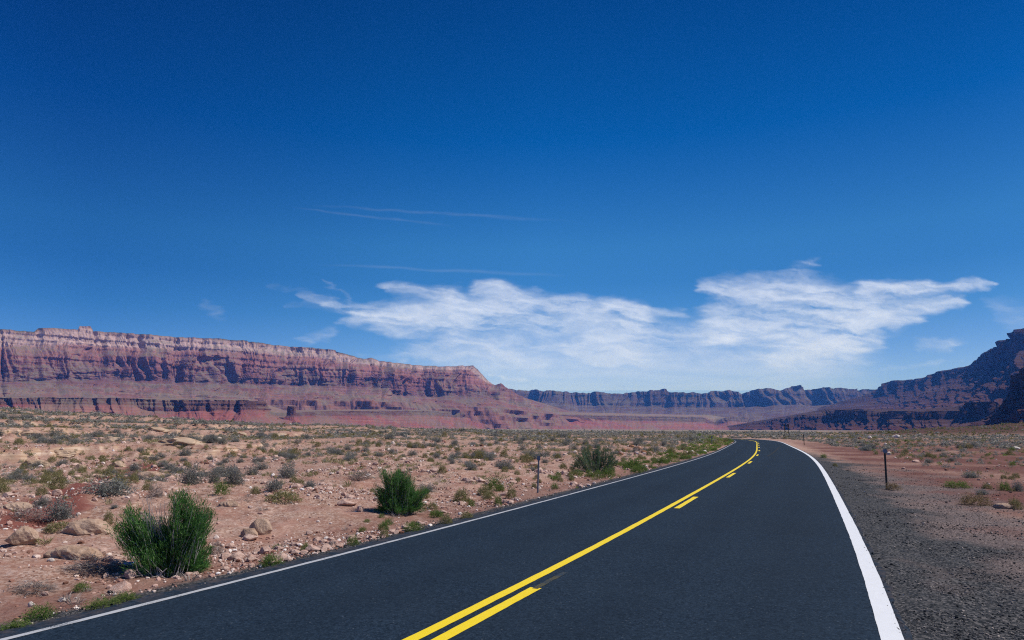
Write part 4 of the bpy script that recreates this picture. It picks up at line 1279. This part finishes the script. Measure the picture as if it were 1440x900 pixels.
put("white_rock", 1262, 616, 12, 6, "white_rock", "long white rock among scrub right of the road, far off", "rock", land="the long white rock", var=1)
put("white_rock", 1224, 617, 8, 6, "white_rock", "round white rock far off behind the round disc post", "rock", land="the round white rock", var=0)
put("white_rock", 1246, 626, 5, 5, "white_rock", "little white rock straight above the round disc post", "rock", var=2)
put("rusty_rock", 1210, 618, 5, 4, "rusty_rock", "little reddish rock left of the round white rock", "rock", var=0)
put("white_rock", 1430, 632, 14, 5, "white_rock", "flat pale rock among scrub near the right edge", "rock", land="the flat pale rock in the scrub", var=3)
put("boulder", 1413, 715, 23, 9, "boulder", "flat tan rock beside the wide tan bush", "rock", land="the flat tan rock", var=3)
for i, (x, y, w, h, lb) in enumerate([
        (240, 625, 84, 14, "long tan rock ledge on the far rise, the widest of the ledges"), (265, 618, 60, 8, "thin pale ledge above the widest tan ledge"),
        (203, 647, 36, 12, "dark undercut ledge above the upper end of the red soil"), (108, 662, 24, 12, "blocky tan ledge left of the dark undercut ledge"),
        (160, 657, 30, 12, "two lobed tan ledge between the blocky ledge and the undercut one"), (42, 657, 46, 12, "tan ledge near the left edge above the scrub slope"),
        (136, 672, 18, 9, "small pale tilted slab beside the red soil strip"), (385, 614, 44, 7, "low rusty ledge on the plain left of the pointed shrub's top"),
        (336, 612, 26, 6, "short rusty ledge left of the low rusty one"), (528, 609, 46, 6, "pale far ledge on the plain above the pointed shrub"),
        (30, 612, 46, 9, "tan ledge high on the scrub slope at the left edge"), (150, 621, 40, 9, "narrow tan ledge left of the widest one"),
        (210, 606, 50, 8, "highest pale ledge on the left rise"), (80, 640, 44, 9, "broken tan ledge in the scrub slope at left")]):
    put("rock_ledge", x, y, w, h * 1.5, "rock_ledge", lb, "rock ledge", "rock ledges on the left plain", land=("the widest ledge" if i == 0 else "the dark undercut ledge" if i == 2 else "the low rusty ledge" if i == 7 else None), sink=0.30, depth=0.7, rz=random.uniform(-0.12, 0.12), var=i % 4)
for i, (x, y, w, h, lb) in enumerate([(880, 636, 16, 6, "biggest of the rusty rocks behind the wide dull shrub"), (897, 632, 14, 6, "rusty rock farthest along the row behind the wide dull shrub"),
                                      (888, 629, 9, 5, "farthest and smallest rusty rock behind the wide dull shrub"), (873, 640, 9, 5, "nearest rusty rock touching the wide dull shrub's right side"),
                                      (906, 637, 10, 4, "flat rusty rock at the right end of the row behind the dull shrub")]):
    put("rusty_rock", x, y, w, h, "rusty_rock", lb, "rock", "rusty rocks behind the wide dull shrub", land="the rusty rocks" if i == 0 else None, var=i % 4)

# ------------------------------------------------------------------ reflector posts
M_STEEL = mat_plain("galvanised steel", (0.20, 0.22, 0.25), 0.55, 0.3)
M_RUSTY = mat_plain("dark rusty steel", (0.055, 0.055, 0.05), 0.7, 0.2)
M_BACK = mat_plain("reflector back", (0.19, 0.23, 0.30), 0.5, 0.3)
M_BACKD = mat_plain("dark sign back", (0.035, 0.05, 0.06), 0.6, 0.2)


def bent_post(h, w, mat, parent):
    """a rolled steel U channel"""
    prof = [(-w / 2, 0.30 * w), (-w * 0.30, -0.25 * w), (w * 0.30, -0.25 * w), (w / 2, 0.30 * w), (w * 0.38, 0.36 * w), (w * 0.22, -0.12 * w), (-w * 0.22, -0.12 * w), (-w * 0.38, 0.36 * w)]
    zs = np.linspace(-0.25, h, 9)
    V = np.array([(x, y, z) for z in zs for x, y in prof])
    n = len(prof)
    Fc = [(k * n + i, k * n + (i + 1) % n, (k + 1) * n + (i + 1) % n, (k + 1) * n + i) for k in range(len(zs) - 1) for i in range(n)]
    t = (len(zs) - 1) * n
    Fc += [(t, t + 1, t + 6, t + 7), (t + 1, t + 2, t + 5, t + 6), (t + 2, t + 3, t + 4, t + 5)]
    return link("post", np_mesh("post", V, np.array(Fc), mat), parent)


def plate(kind, w, h, z, mat, parent, name):
    import bmesh
    bm = bmesh.new()
    if kind == "disc":
        r = bmesh.ops.create_cone(bm, cap_ends=True, segments=28, radius1=w / 2, radius2=w / 2, depth=0.012)
        bmesh.ops.rotate(bm, verts=bm.verts, cent=(0, 0, 0), matrix=Matrix.Rotation(math.pi / 2, 3, "X"))
    else:
        bmesh.ops.create_cube(bm, size=1.0)
        bmesh.ops.scale(bm, verts=bm.verts, vec=(w, 0.012, h))
        bmesh.ops.bevel(bm, geom=[e for e in bm.edges if abs(e.verts[0].co.y - e.verts[1].co.y) > 0.005], offset=min(w, h) * 0.14, segments=3, affect="EDGES")
    bmesh.ops.translate(bm, verts=bm.verts, vec=(0, -0.03, z))
    me = bpy.data.meshes.new(name)
    bm.to_mesh(me)
    bm.free()
    me.materials.append(mat)
    o = link(name, me, parent)
    # the two bolt heads on the back
    for dz in (-0.25 * h, 0.25 * h):
        bm = bmesh.new()
        c = bmesh.ops.create_cone(bm, cap_ends=True, segments=6, radius1=0.009, radius2=0.009, depth=0.012)
        bmesh.ops.rotate(bm, verts=c["verts"], cent=(0, 0, 0), matrix=Matrix.Rotation(math.pi / 2, 3, "X"))
        bmesh.ops.translate(bm, verts=c["verts"], vec=(0, -0.041, z + dz))
        me = bpy.data.meshes.new("bolt")
        bm.to_mesh(me)
        bm.free()
        me.materials.append(M_STEEL)
        link("bolt", me, o)
    return o


def reflector_post(px, py, top, label, head, mat, hm, hw, hh, lean=0.0, w=None, name="reflector_post", land=None):
    p, b = at(px, py)
    h = (py - top) * b / F
    t = thing(name, label, "reflector post", p)
    t.rotation_euler = (0, lean, -math.atan2(p.x, p.y) * 0.6)
    bent_post(h - hh * b / F * 0.35, w or 0.07, mat, t)
    plate(head, hw * b / F, hh * b / F, h - hh * b / F * 0.5, hm, t, "reflector")
    if land:
        LAND.append((px, (py + top) / 2, land))
    return t


reflector_post(756.2, 693, 642, "left reflector post, grey steel with a small square plate", "plate", M_STEEL, M_BACK, 4.6, 6.5, 0.035, 0.052, land="the left reflector post")
reflector_post(1247.3, 688, 632, "dark steel reflector post with a round grey disc, right of the road", "disc", M_RUSTY, M_BACK, 6.0, 6.4, 0.028, 0.062, land="the round disc post")
reflector_post(1001.3, 626, 613.5, "far reflector post in the green verge before the curve", "plate", M_STEEL, M_BACK, 1.8, 2.2, 0.0, 0.075, land="the far verge post")
reflector_post(1131, 626, 611.5, "thin reflector post outside the white line's bend", "plate", M_RUSTY, M_BACKD, 1.5, 2.2, 0.0, 0.09, land="the thin post at the bend")
reflector_post(1104.3, 617.5, 597.0, "taller roadside marker, left of the far pair beyond the curve", "plate", M_RUSTY, M_BACKD, 2.2, 2.0, 0.0, 0.12, "marker_post")
reflector_post(1109.8, 617.8, 596.5, "taller roadside marker, right of the far pair beyond the curve", "plate", M_RUSTY, M_BACKD, 1.8, 4.0, 0.0, 0.12, "marker_post")
reflector_post(1011.2, 614.5, 610.0, "tiny dark marker post beyond the verge's far end", "plate", M_RUSTY, M_BACKD, 1.3, 1.5, 0.0, 0.11, "marker_post")


# ------------------------------------------------------------------ litter and dead wood under the ragged shrub
def can():
    p, b = at(181, 797)
    zs = np.array([-0.060, -0.058, -0.050, -0.030, -0.010, 0.010, 0.030, 0.048, 0.056, 0.060])
    rs = np.array([0.0, 0.024, 0.032, 0.033, 0.029, 0.030, 0.033, 0.032, 0.027, 0.0])
    a = np.linspace(0, 2 * np.pi, 33)
    rows = []
    for z, r in zip(zs, rs):
        k = r * (1 - 0.20 * np.maximum(0, np.cos(a * 2 + z * 30)) * math.exp(-(z / 0.03) ** 2))
        rows.append(np.stack([z + 0.006 * np.cos(a * 3) * (abs(z) < 0.05), np.cos(a) * k, np.sin(a) * k * 0.86], -1))
    R = np.array(rows) * 1.0
    t = thing("drink_can", "crumpled blue and silver drink can lying under the ragged green shrub", "can", p + Vector((0, 0, 0.034)), 0.2)
    M_B = mat_plain("blue lacquer", (0.22, 0.30, 0.55), 0.3, 0.5)
    M_S = mat_plain("bare aluminium", (0.55, 0.57, 0.62), 0.3, 0.8)
    body = R[2:8]
    link("body", np_mesh("body", body.transpose(1, 0, 2).reshape(-1, 3), grid_faces(33, 6), M_B, True), t)
    for part in (R[:3], R[7:]):
        link("end", np_mesh("end", part.transpose(1, 0, 2).reshape(-1, 3), grid_faces(33, 3), M_S, True), t)


can()
for i, (x0, y0, x1, y1, r, lb) in enumerate([(226, 812, 234, 799, 0.010, "straight pale dead branch leaning under the ragged green shrub"),
                                             (193, 806, 209, 798, 0.012, "forked pale dead branch left of the leaning one"),
                                             (195, 808, 222, 816, 0.008, "thin dead branch lying flat on the soil by the asphalt"),
                                             (200, 812, 190, 800, 0.007, "short curved dead branch near the drink can")]):
    p, b = at(x0, y0)
    q, b2 = at(x1, y0 + 2)
    rng = np.random.default_rng(40 + i)
    e = Vector(q - p)
    e.z += (y0 - y1) * b / F
    t = np.linspace(0, 1, 8)[:, None]
    pts = t * np.array(e) + np.sin(t * 3.1) * rng.normal(size=3) * 0.025 + np.array([0, 0, 0.012])
    paths = [(pts, r, r * 0.5)]
    for j in range(4):
        k = int(rng.integers(2, 7))
        paths.append((pts[k] + np.linspace(0, 1, 5)[:, None] * (np.array(e) * 0.3 + rng.normal(size=3) * 0.08), r * 0.5, r * 0.2))
    V, Fc = tubes(paths, rng, 6)
    o = link("dead_branch", np_mesh("dead_branch", V, Fc, mat_plain("bleached wood", (0.52, 0.45, 0.40), 0.9) if i == 0 else bpy.data.materials["bleached wood"], True))
    o.location = p
    tag(o, lb, "branch", "dead branches under the ragged shrub")


# ------------------------------------------------------------------ everything that grows and lies about in numbers
def to_px(x, y, z):
    fw = y * CP + (z - EYE) * SP
    up = -y * SP + (z - EYE) * CP
    fw = np.maximum(fw, 0.1)
    return 720 + F * x / fw, 450 - F * up / fw


def scatter_polar(n, r0, r1, rho, seed, a0=-80, a1=66):
    """points with rho(x, y, r) plants or stones per square metre"""
    rng = np.random.default_rng(seed)
    n = int(n * (a1 - a0) / 92)
    r = r0 * (r1 / r0) ** rng.uniform(0, 1, n)
    a = np.radians(rng.uniform(a0, a1, n))
    x, y = np.sin(a) * r, np.cos(a) * r
    have = n / (math.log(r1 / r0) * math.radians(a1 - a0) * r ** 2)      # points per m2 here
    keep = rng.uniform(0, 1, n) < rho(x, y, r) / have
    return x[keep], y[keep], rng


ORD = ["nearest", "second nearest", "third nearest", "fourth nearest", "fifth nearest", "sixth nearest", "seventh nearest", "eighth nearest", "ninth nearest", "tenth nearest", "eleventh nearest", "twelfth nearest",
       "thirteenth nearest", "fourteenth nearest", "fifteenth nearest", "sixteenth nearest", "seventeenth nearest", "eighteenth nearest", "nineteenth nearest", "twentieth nearest"]


def label_many(items, noun, sizes):
    """items: (object, px, py, apparent size in px); a label that singles each one out by a landmark beside it"""
    lp = np.array([(a, b) for a, b, _ in LAND], float)
    keyed = {}
    q = np.quantile([it[3] for it in items], [0.45, 0.85])
    for it in items:
        d = np.hypot((lp[:, 0] - it[1]) * 0.8, (lp[:, 1] - it[2]) * 2.2)
        j = int(d.argmin())
        dx, dy = it[1] - lp[j, 0], it[2] - lp[j, 1]
        rel = ("beyond" if dy < 0 else "in front of") if abs(dy) * 2.2 > abs(dx) * 0.8 else ("left of" if dx < 0 else "right of")
        sz = sizes[0] if it[3] < q[0] else sizes[1] if it[3] < q[1] else sizes[2]
        keyed.setdefault((sz, rel, LAND[j][2]), []).append((float(d[j]), it[0]))
    for (sz, rel, ld), v in keyed.items():
        v.sort(key=lambda t: t[0])
        for i, (_, o) in enumerate(v):
            o["label"] = f"{sz} {noun} {rel} {ld}" if len(v) == 1 else f"{sz} {noun}, {ORD[min(i, len(ORD) - 1)]} {rel} {ld}"


def merged(name, base_shapes, x, y, z, sc, hz, seed, mat):
    """many small repeats as one mesh"""
    rng = np.random.default_rng(seed)
    Vs, Fs, off = [], [], 0
    pick = rng.integers(0, len(base_shapes), len(x))
    for b, (V, Fc) in enumerate(base_shapes):
        i = np.nonzero(pick == b)[0]
        if not len(i):
            continue
        a = rng.uniform(0, 2 * np.pi, len(i))
        ca, sa = np.cos(a)[:, None], np.sin(a)[:, None]
        W = np.empty((len(i), len(V), 3), np.float32)
        W[..., 0] = (V[:, 0] * ca - V[:, 1] * sa) * sc[i, None] + x[i, None]
        W[..., 1] = (V[:, 0] * sa + V[:, 1] * ca) * sc[i, None] + y[i, None]
        W[..., 2] = V[:, 2] * (sc[i] * hz[i])[:, None] + z[i, None]
        Vs.append(W.reshape(-1, 3))
        Fs.append((Fc[None] + (np.arange(len(i)) * len(V))[:, None, None] + off).reshape(-1, Fc.shape[1]))
        off += len(i) * len(V)
    me = np_mesh(name, np.concatenate(Vs), np.concatenate(Fs), mat)
    return tag(link(name, me), kind="stuff")


def populate(kind, name, noun, cat, group, x, y, sc, hz, n_ind, sizes, stuff, lods, mat, seed, sink=0.0):
    z = ground_z(x, y)
    px, py = to_px(x, y, z)
    size = sc * F / np.hypot(x, y)
    vis = (px > -10) & (px < 1450) & (py < 905) & (y > 1)
    # keep clear of the things placed by hand
    order = np.argsort(-np.where(vis, size, 0))
    ind = order[:n_ind]
    items = []
    g = random.Random(seed)
    for i in ind:
        o = link(name, MESH[kind][g.randrange(len(MESH[kind]))])
        o.location = (x[i], y[i], z[i] - sink * sc[i])
        o.scale = (sc[i], sc[i], sc[i] * hz[i])
        o.rotation_euler = (0, 0, g.uniform(0, 6.28))
        tag(o, None, cat, group)
        items.append((o, px[i], py[i], size[i]))
    label_many(items, noun, sizes)
    rest = np.setdiff1d(np.arange(len(x)), ind)
    r = np.hypot(x, y)
    for k, (ra, rb, shapes) in enumerate(lods):
        i = rest[(r[rest] >= ra) & (r[rest] < rb)]
        if len(i):
            merged(stuff, shapes, x[i], y[i], z[i] - sink * sc[i], sc[i], hz[i], seed + k, mat)


def clear_of_road(x, y, left=0.5, right=2.0):
    d, s = road_ds(x, y)
    return (d < L_EDGE - left) | (d > R_EDGE + right)


def shapes(fn, k, seed):
    return [fn(np.random.default_rng(seed + i), i) for i in range(k)]


# ---- bushes of the plain
def rho_sage(x, y, r):
    d, s = road_ds(x, y)
    n = fbm(x / 9.0, y / 9.0, 91, 3)
    left = d < 0
    base = np.interp(r, [8, 14, 22, 40, 80, 140, 420], [0.006, 0.02, 0.12, 0.55, 1.1, 1.0, 0.42])
    base = base * (1 + 0.9 * (x < -0.33 * y) * smooth(40, 70, r))
    base = np.where(left, base, base * np.interp(r, [10, 40, 58, 420], [0.05, 0.12, 0.9, 1.0]) * (1 - 0.95 * smooth(150, 220, r) * (x > 0.44 * y)))
    return base * np.clip(0.55 + 1.3 * n, 0.05, 2) * clear_of_road(x, y, 2.5, 5.0)


x, y, g = scatter_polar(420000, 7, 420, rho_sage, 1)
sc = g.lognormal(math.log(0.38), 0.42, len(x)).clip(0.14, 1.1) * np.interp(np.hypot(x, y), [10, 100, 420], [0.9, 1.0, 1.8])
hz = g.uniform(0.38, 0.7, len(x))
near_l = shapes(lambda q, i: dome(150, 0.5, 0.95, q, (0.14, 0.30), 0.34, 0.5, 0.5, i), 6, 300)
mid_l = shapes(lambda q, i: dome(46, 0.5, 0.95, q, (0.30, 0.55), 0.42, 0.45, 0.4, i), 6, 320)
far_l = shapes(lambda q, i: dome(18, 0.5, 0.95, q, (0.5, 0.9), 0.55, 0.4, 0.3, i), 6, 340)
LODS = [(0, 70, near_l), (70, 160, mid_l), (160, 1e5, far_l)]
populate("sagebrush", "sagebrush", "grey sagebrush", "bush", "grey sagebrush of the plain", x, y, sc, hz, 230, ("small", "mid-sized", "large"), "scrub", LODS, M_SCRUB, 1000)


def rho_olive(x, y, r):
    n = fbm(x / 14.0, y / 14.0, 95, 3)
    d, s = road_ds(x, y)
    verge = np.where((d < L_EDGE - 0.8) & (d > -16), np.interp(s, [0, 12, 30, 120], [0.05, 0.15, 0.30, 0.35]), 0)
    base = np.interp(r, [8, 14, 30, 60, 140, 420], [0.06, 0.30, 0.60, 0.60, 0.36, 0.10])
    return (base * np.clip(0.45 + 1.6 * n, 0.02, 2) + verge * np.clip(0.6 + n, 0, 2)) * clear_of_road(x, y, 1.0, 5.0)


x, y, g = scatter_polar(200000, 7, 420, rho_olive, 2)
sc = g.lognormal(math.log(0.25), 0.42, len(x)).clip(0.08, 0.75) * np.interp(np.hypot(x, y), [10, 100, 420], [0.85, 1.0, 1.6])
hz = g.uniform(0.6, 0.95, len(x))
populate("olive_bush", "olive_bush", "yellow olive bush", "bush", "yellow olive bushes of the plain", x, y, sc, hz, 150, ("small", "mid-sized", "large"), "scrub", LODS, M_OLIVE, 1100)


# ---- green plants along the verge
def rho_verge(x, y, r):
    d, s = road_ds(x, y)
    n = fbm(x / 2.5, y / 2.5, 97, 3)
    w = np.interp(s, [2, 20, 50, 75, 110], [1.3, 2.0, 2.8, 3.6, 6.0])
    dens = np.interp(s, [0, 15, 30, 50, 65, 130], [0.6, 1.5, 2.6, 4.2, 8.0, 9.0])
    left = (d < L_EDGE - 0.18) & (d > L_EDGE - 0.18 - w)
    right = (d > R_EDGE + 6) & (d < R_EDGE + 18)
    return np.where(left, dens * np.clip(0.35 + 0.5 * smooth(40, 60, s) + 1.5 * n, 0.0, 2), np.where(right, 0.05, 0.0)) * (r < 150)


x, y, g = scatter_polar(60000, 5, 150, rho_verge, 3)
sc = g.lognormal(math.log(0.24), 0.35, len(x)).clip(0.08, 0.6) * np.interp(np.hypot(x, y), [8, 30, 60, 150], [0.75, 1.0, 1.35, 2.2])
hz = g.uniform(0.5, 0.9, len(x)) * np.interp(np.hypot(x, y), [30, 60], [1.0, 0.6])
gl = shapes(lambda q, i: dome(70, 0.5, 0.95, q, (0.25, 0.5), 0.2, 0.65, 0.4, i), 6, 360)
gf = shapes(lambda q, i: dome(30, 0.5, 0.95, q, (0.4, 0.75), 0.3, 0.6, 0.4, i), 6, 380)
populate("green_bush", "green_weed", "green weed", "weed", "green weeds along the verge", x, y, sc, hz, 120, ("small", "mid-sized", "large"), "verge_weeds", [(0, 45, gl), (45, 1e5, gf)], M_VERGE, 1200)


# ---- thin dry grass between the stones
def rho_dry(x, y, r):
    d, s = road_ds(x, y)
    n = fbm(x / 3.0, y / 3.0, 99, 3)
    return np.where(d < 0, np.interp(r, [5, 12, 30, 60], [3.0, 2.0, 0.8, 0.3]), np.interp(r, [5, 15, 60], [0.1, 0.3, 0.25])) * np.clip(0.3 + 1.6 * n, 0, 2) * clear_of_road(x, y, 0.25, 4.5)


x, y, g = scatter_polar(60000, 4.5, 60, rho_dry, 4)
z = ground_z(x, y)
dl = shapes(lambda q, i: tuft(24, 0.5, 0.95, q, 0.05, 1.6), 8, 400)
merged("dry_grass", dl, x, y, z, g.uniform(0.08, 0.24, len(x)), g.uniform(0.4, 0.9, len(x)), 1300, M_DRY)

def rho_straw(x, y, r):
    d, s = road_ds(x, y)
    n = fbm(x / 6.0, y / 6.0, 103, 3)
    b = np.interp(r, [8, 14, 25, 60, 140], [0.1, 0.6, 1.8, 2.0, 1.0])
    return b * np.where(d < 0, 1.0, 0.35) * np.clip(0.3 + 1.6 * n, 0, 2) * clear_of_road(x, y, 0.6, 7.0)


x, y, g = scatter_polar(240000, 8, 140, rho_straw, 14)
z = ground_z(x, y)
sl = shapes(lambda q, i: tuft(26, 0.5, 0.95, q, 0.07, 1.2), 8, 420)
merged("straw_grass", sl, x, y, z, g.uniform(0.14, 0.36, len(x)) * np.interp(np.hypot(x, y), [10, 140], [0.8, 1.5]), g.uniform(0.5, 1.0, len(x)), 1350, M_STRAW)

# ---- stones
ST_L = [(0.0, (0.16, 0.075, 0.052)), (0.25, (0.34, 0.18, 0.14)), (0.6, (0.53, 0.36, 0.305)), (0.88, (0.66, 0.55, 0.49)), (1.0, (0.80, 0.74, 0.70))]
ST_R = [(0.0, (0.008, 0.011, 0.015)), (0.45, (0.034, 0.037, 0.043)), (0.75, (0.10, 0.098, 0.103)), (0.90, (0.21, 0.185, 0.175)), (1.0, (0.50, 0.42, 0.36))]
M_STL, M_STR = mat_stones("roadside stones", ST_L), mat_stones("dark road gravel", ST_R)


def rho_stone(x, y, r):
    d, s = road_ds(x, y)
    n = fbm(x / 4.0, y / 4.0, 111, 4)
    left = np.interp(r, [5, 9, 16, 30, 60], [230, 200, 110, 26, 4])
    right = np.interp(d - R_EDGE, [3, 7, 12], [0, 1.0, 1.0]) * np.interp(r, [5, 9, 16, 30, 60], [60, 40, 14, 4, 0.8])
    return np.where(d < 0, left, right) * np.clip(0.25 + 2.0 * n, 0.04, 3) * clear_of_road(x, y, 0.15, 1.5)


x, y, g = scatter_polar(420000, 4.5, 70, rho_stone, 5)
sc = (0.026 * (1 - g.uniform(0, 0.9992, len(x))) ** -0.42).clip(0.026, 0.24) * np.interp(np.hypot(x, y), [6, 20, 70], [0.9, 1.3, 2.6])
hz = g.uniform(0.8, 1.1, len(x))
tiny = [rock_shape(np.random.default_rng(700 + i), 1, 6, 0.62, 0) for i in range(10)]
populate("pink_rock", "stone", "pink stone", "stone", "loose stones beside the road", x, y, sc, hz, 200, ("little", "middling", "bigger"), "gravel", [(0, 1e5, tiny)], M_STL, 1400, sink=-0.12)


def rho_gravel(x, y, r):
    d, s = road_ds(x, y)
    n = fbm(x / 1.6, y / 1.6, 113, 4)
    e = d - R_EDGE
    right = np.where(e > -0.10, np.interp(e, [-0.1, 0.05, 0.4, 2.2, 5.0, 9.0], [120, 520, 1200, 620, 330, 60]) * np.interp(r, [4, 8, 14, 24, 40], [1.0, 0.9, 0.40, 0.12, 0.02]) * np.clip(0.55 + 1.2 * n, 0.1, 2), 0)
    l = L_EDGE - d
    left = np.where(l > -0.08, np.interp(l, [-0.08, 0.05, 0.30, 0.7], [60, 320, 320, 0]) * np.interp(r, [5, 10, 20, 40], [1, 0.8, 0.25, 0.05]), 0)
    return right + left


x, y, g = scatter_polar(600000, 3.6, 45, rho_gravel, 6)
z = np.maximum(ground_z(x, y), np.where(clear_of_road(x, y, 0.0, 0.0), -9, 0.0))
sc = g.lognormal(math.log(0.0155), 0.42, len(x)).clip(0.007, 0.06) * np.interp(np.hypot(x, y), [6, 20, 45], [0.9, 1.4, 2.2])
merged("shoulder_gravel", tiny, x, y, z + 0.10 * sc, sc, g.uniform(0.8, 1.1, len(x)), 1500, M_STR)
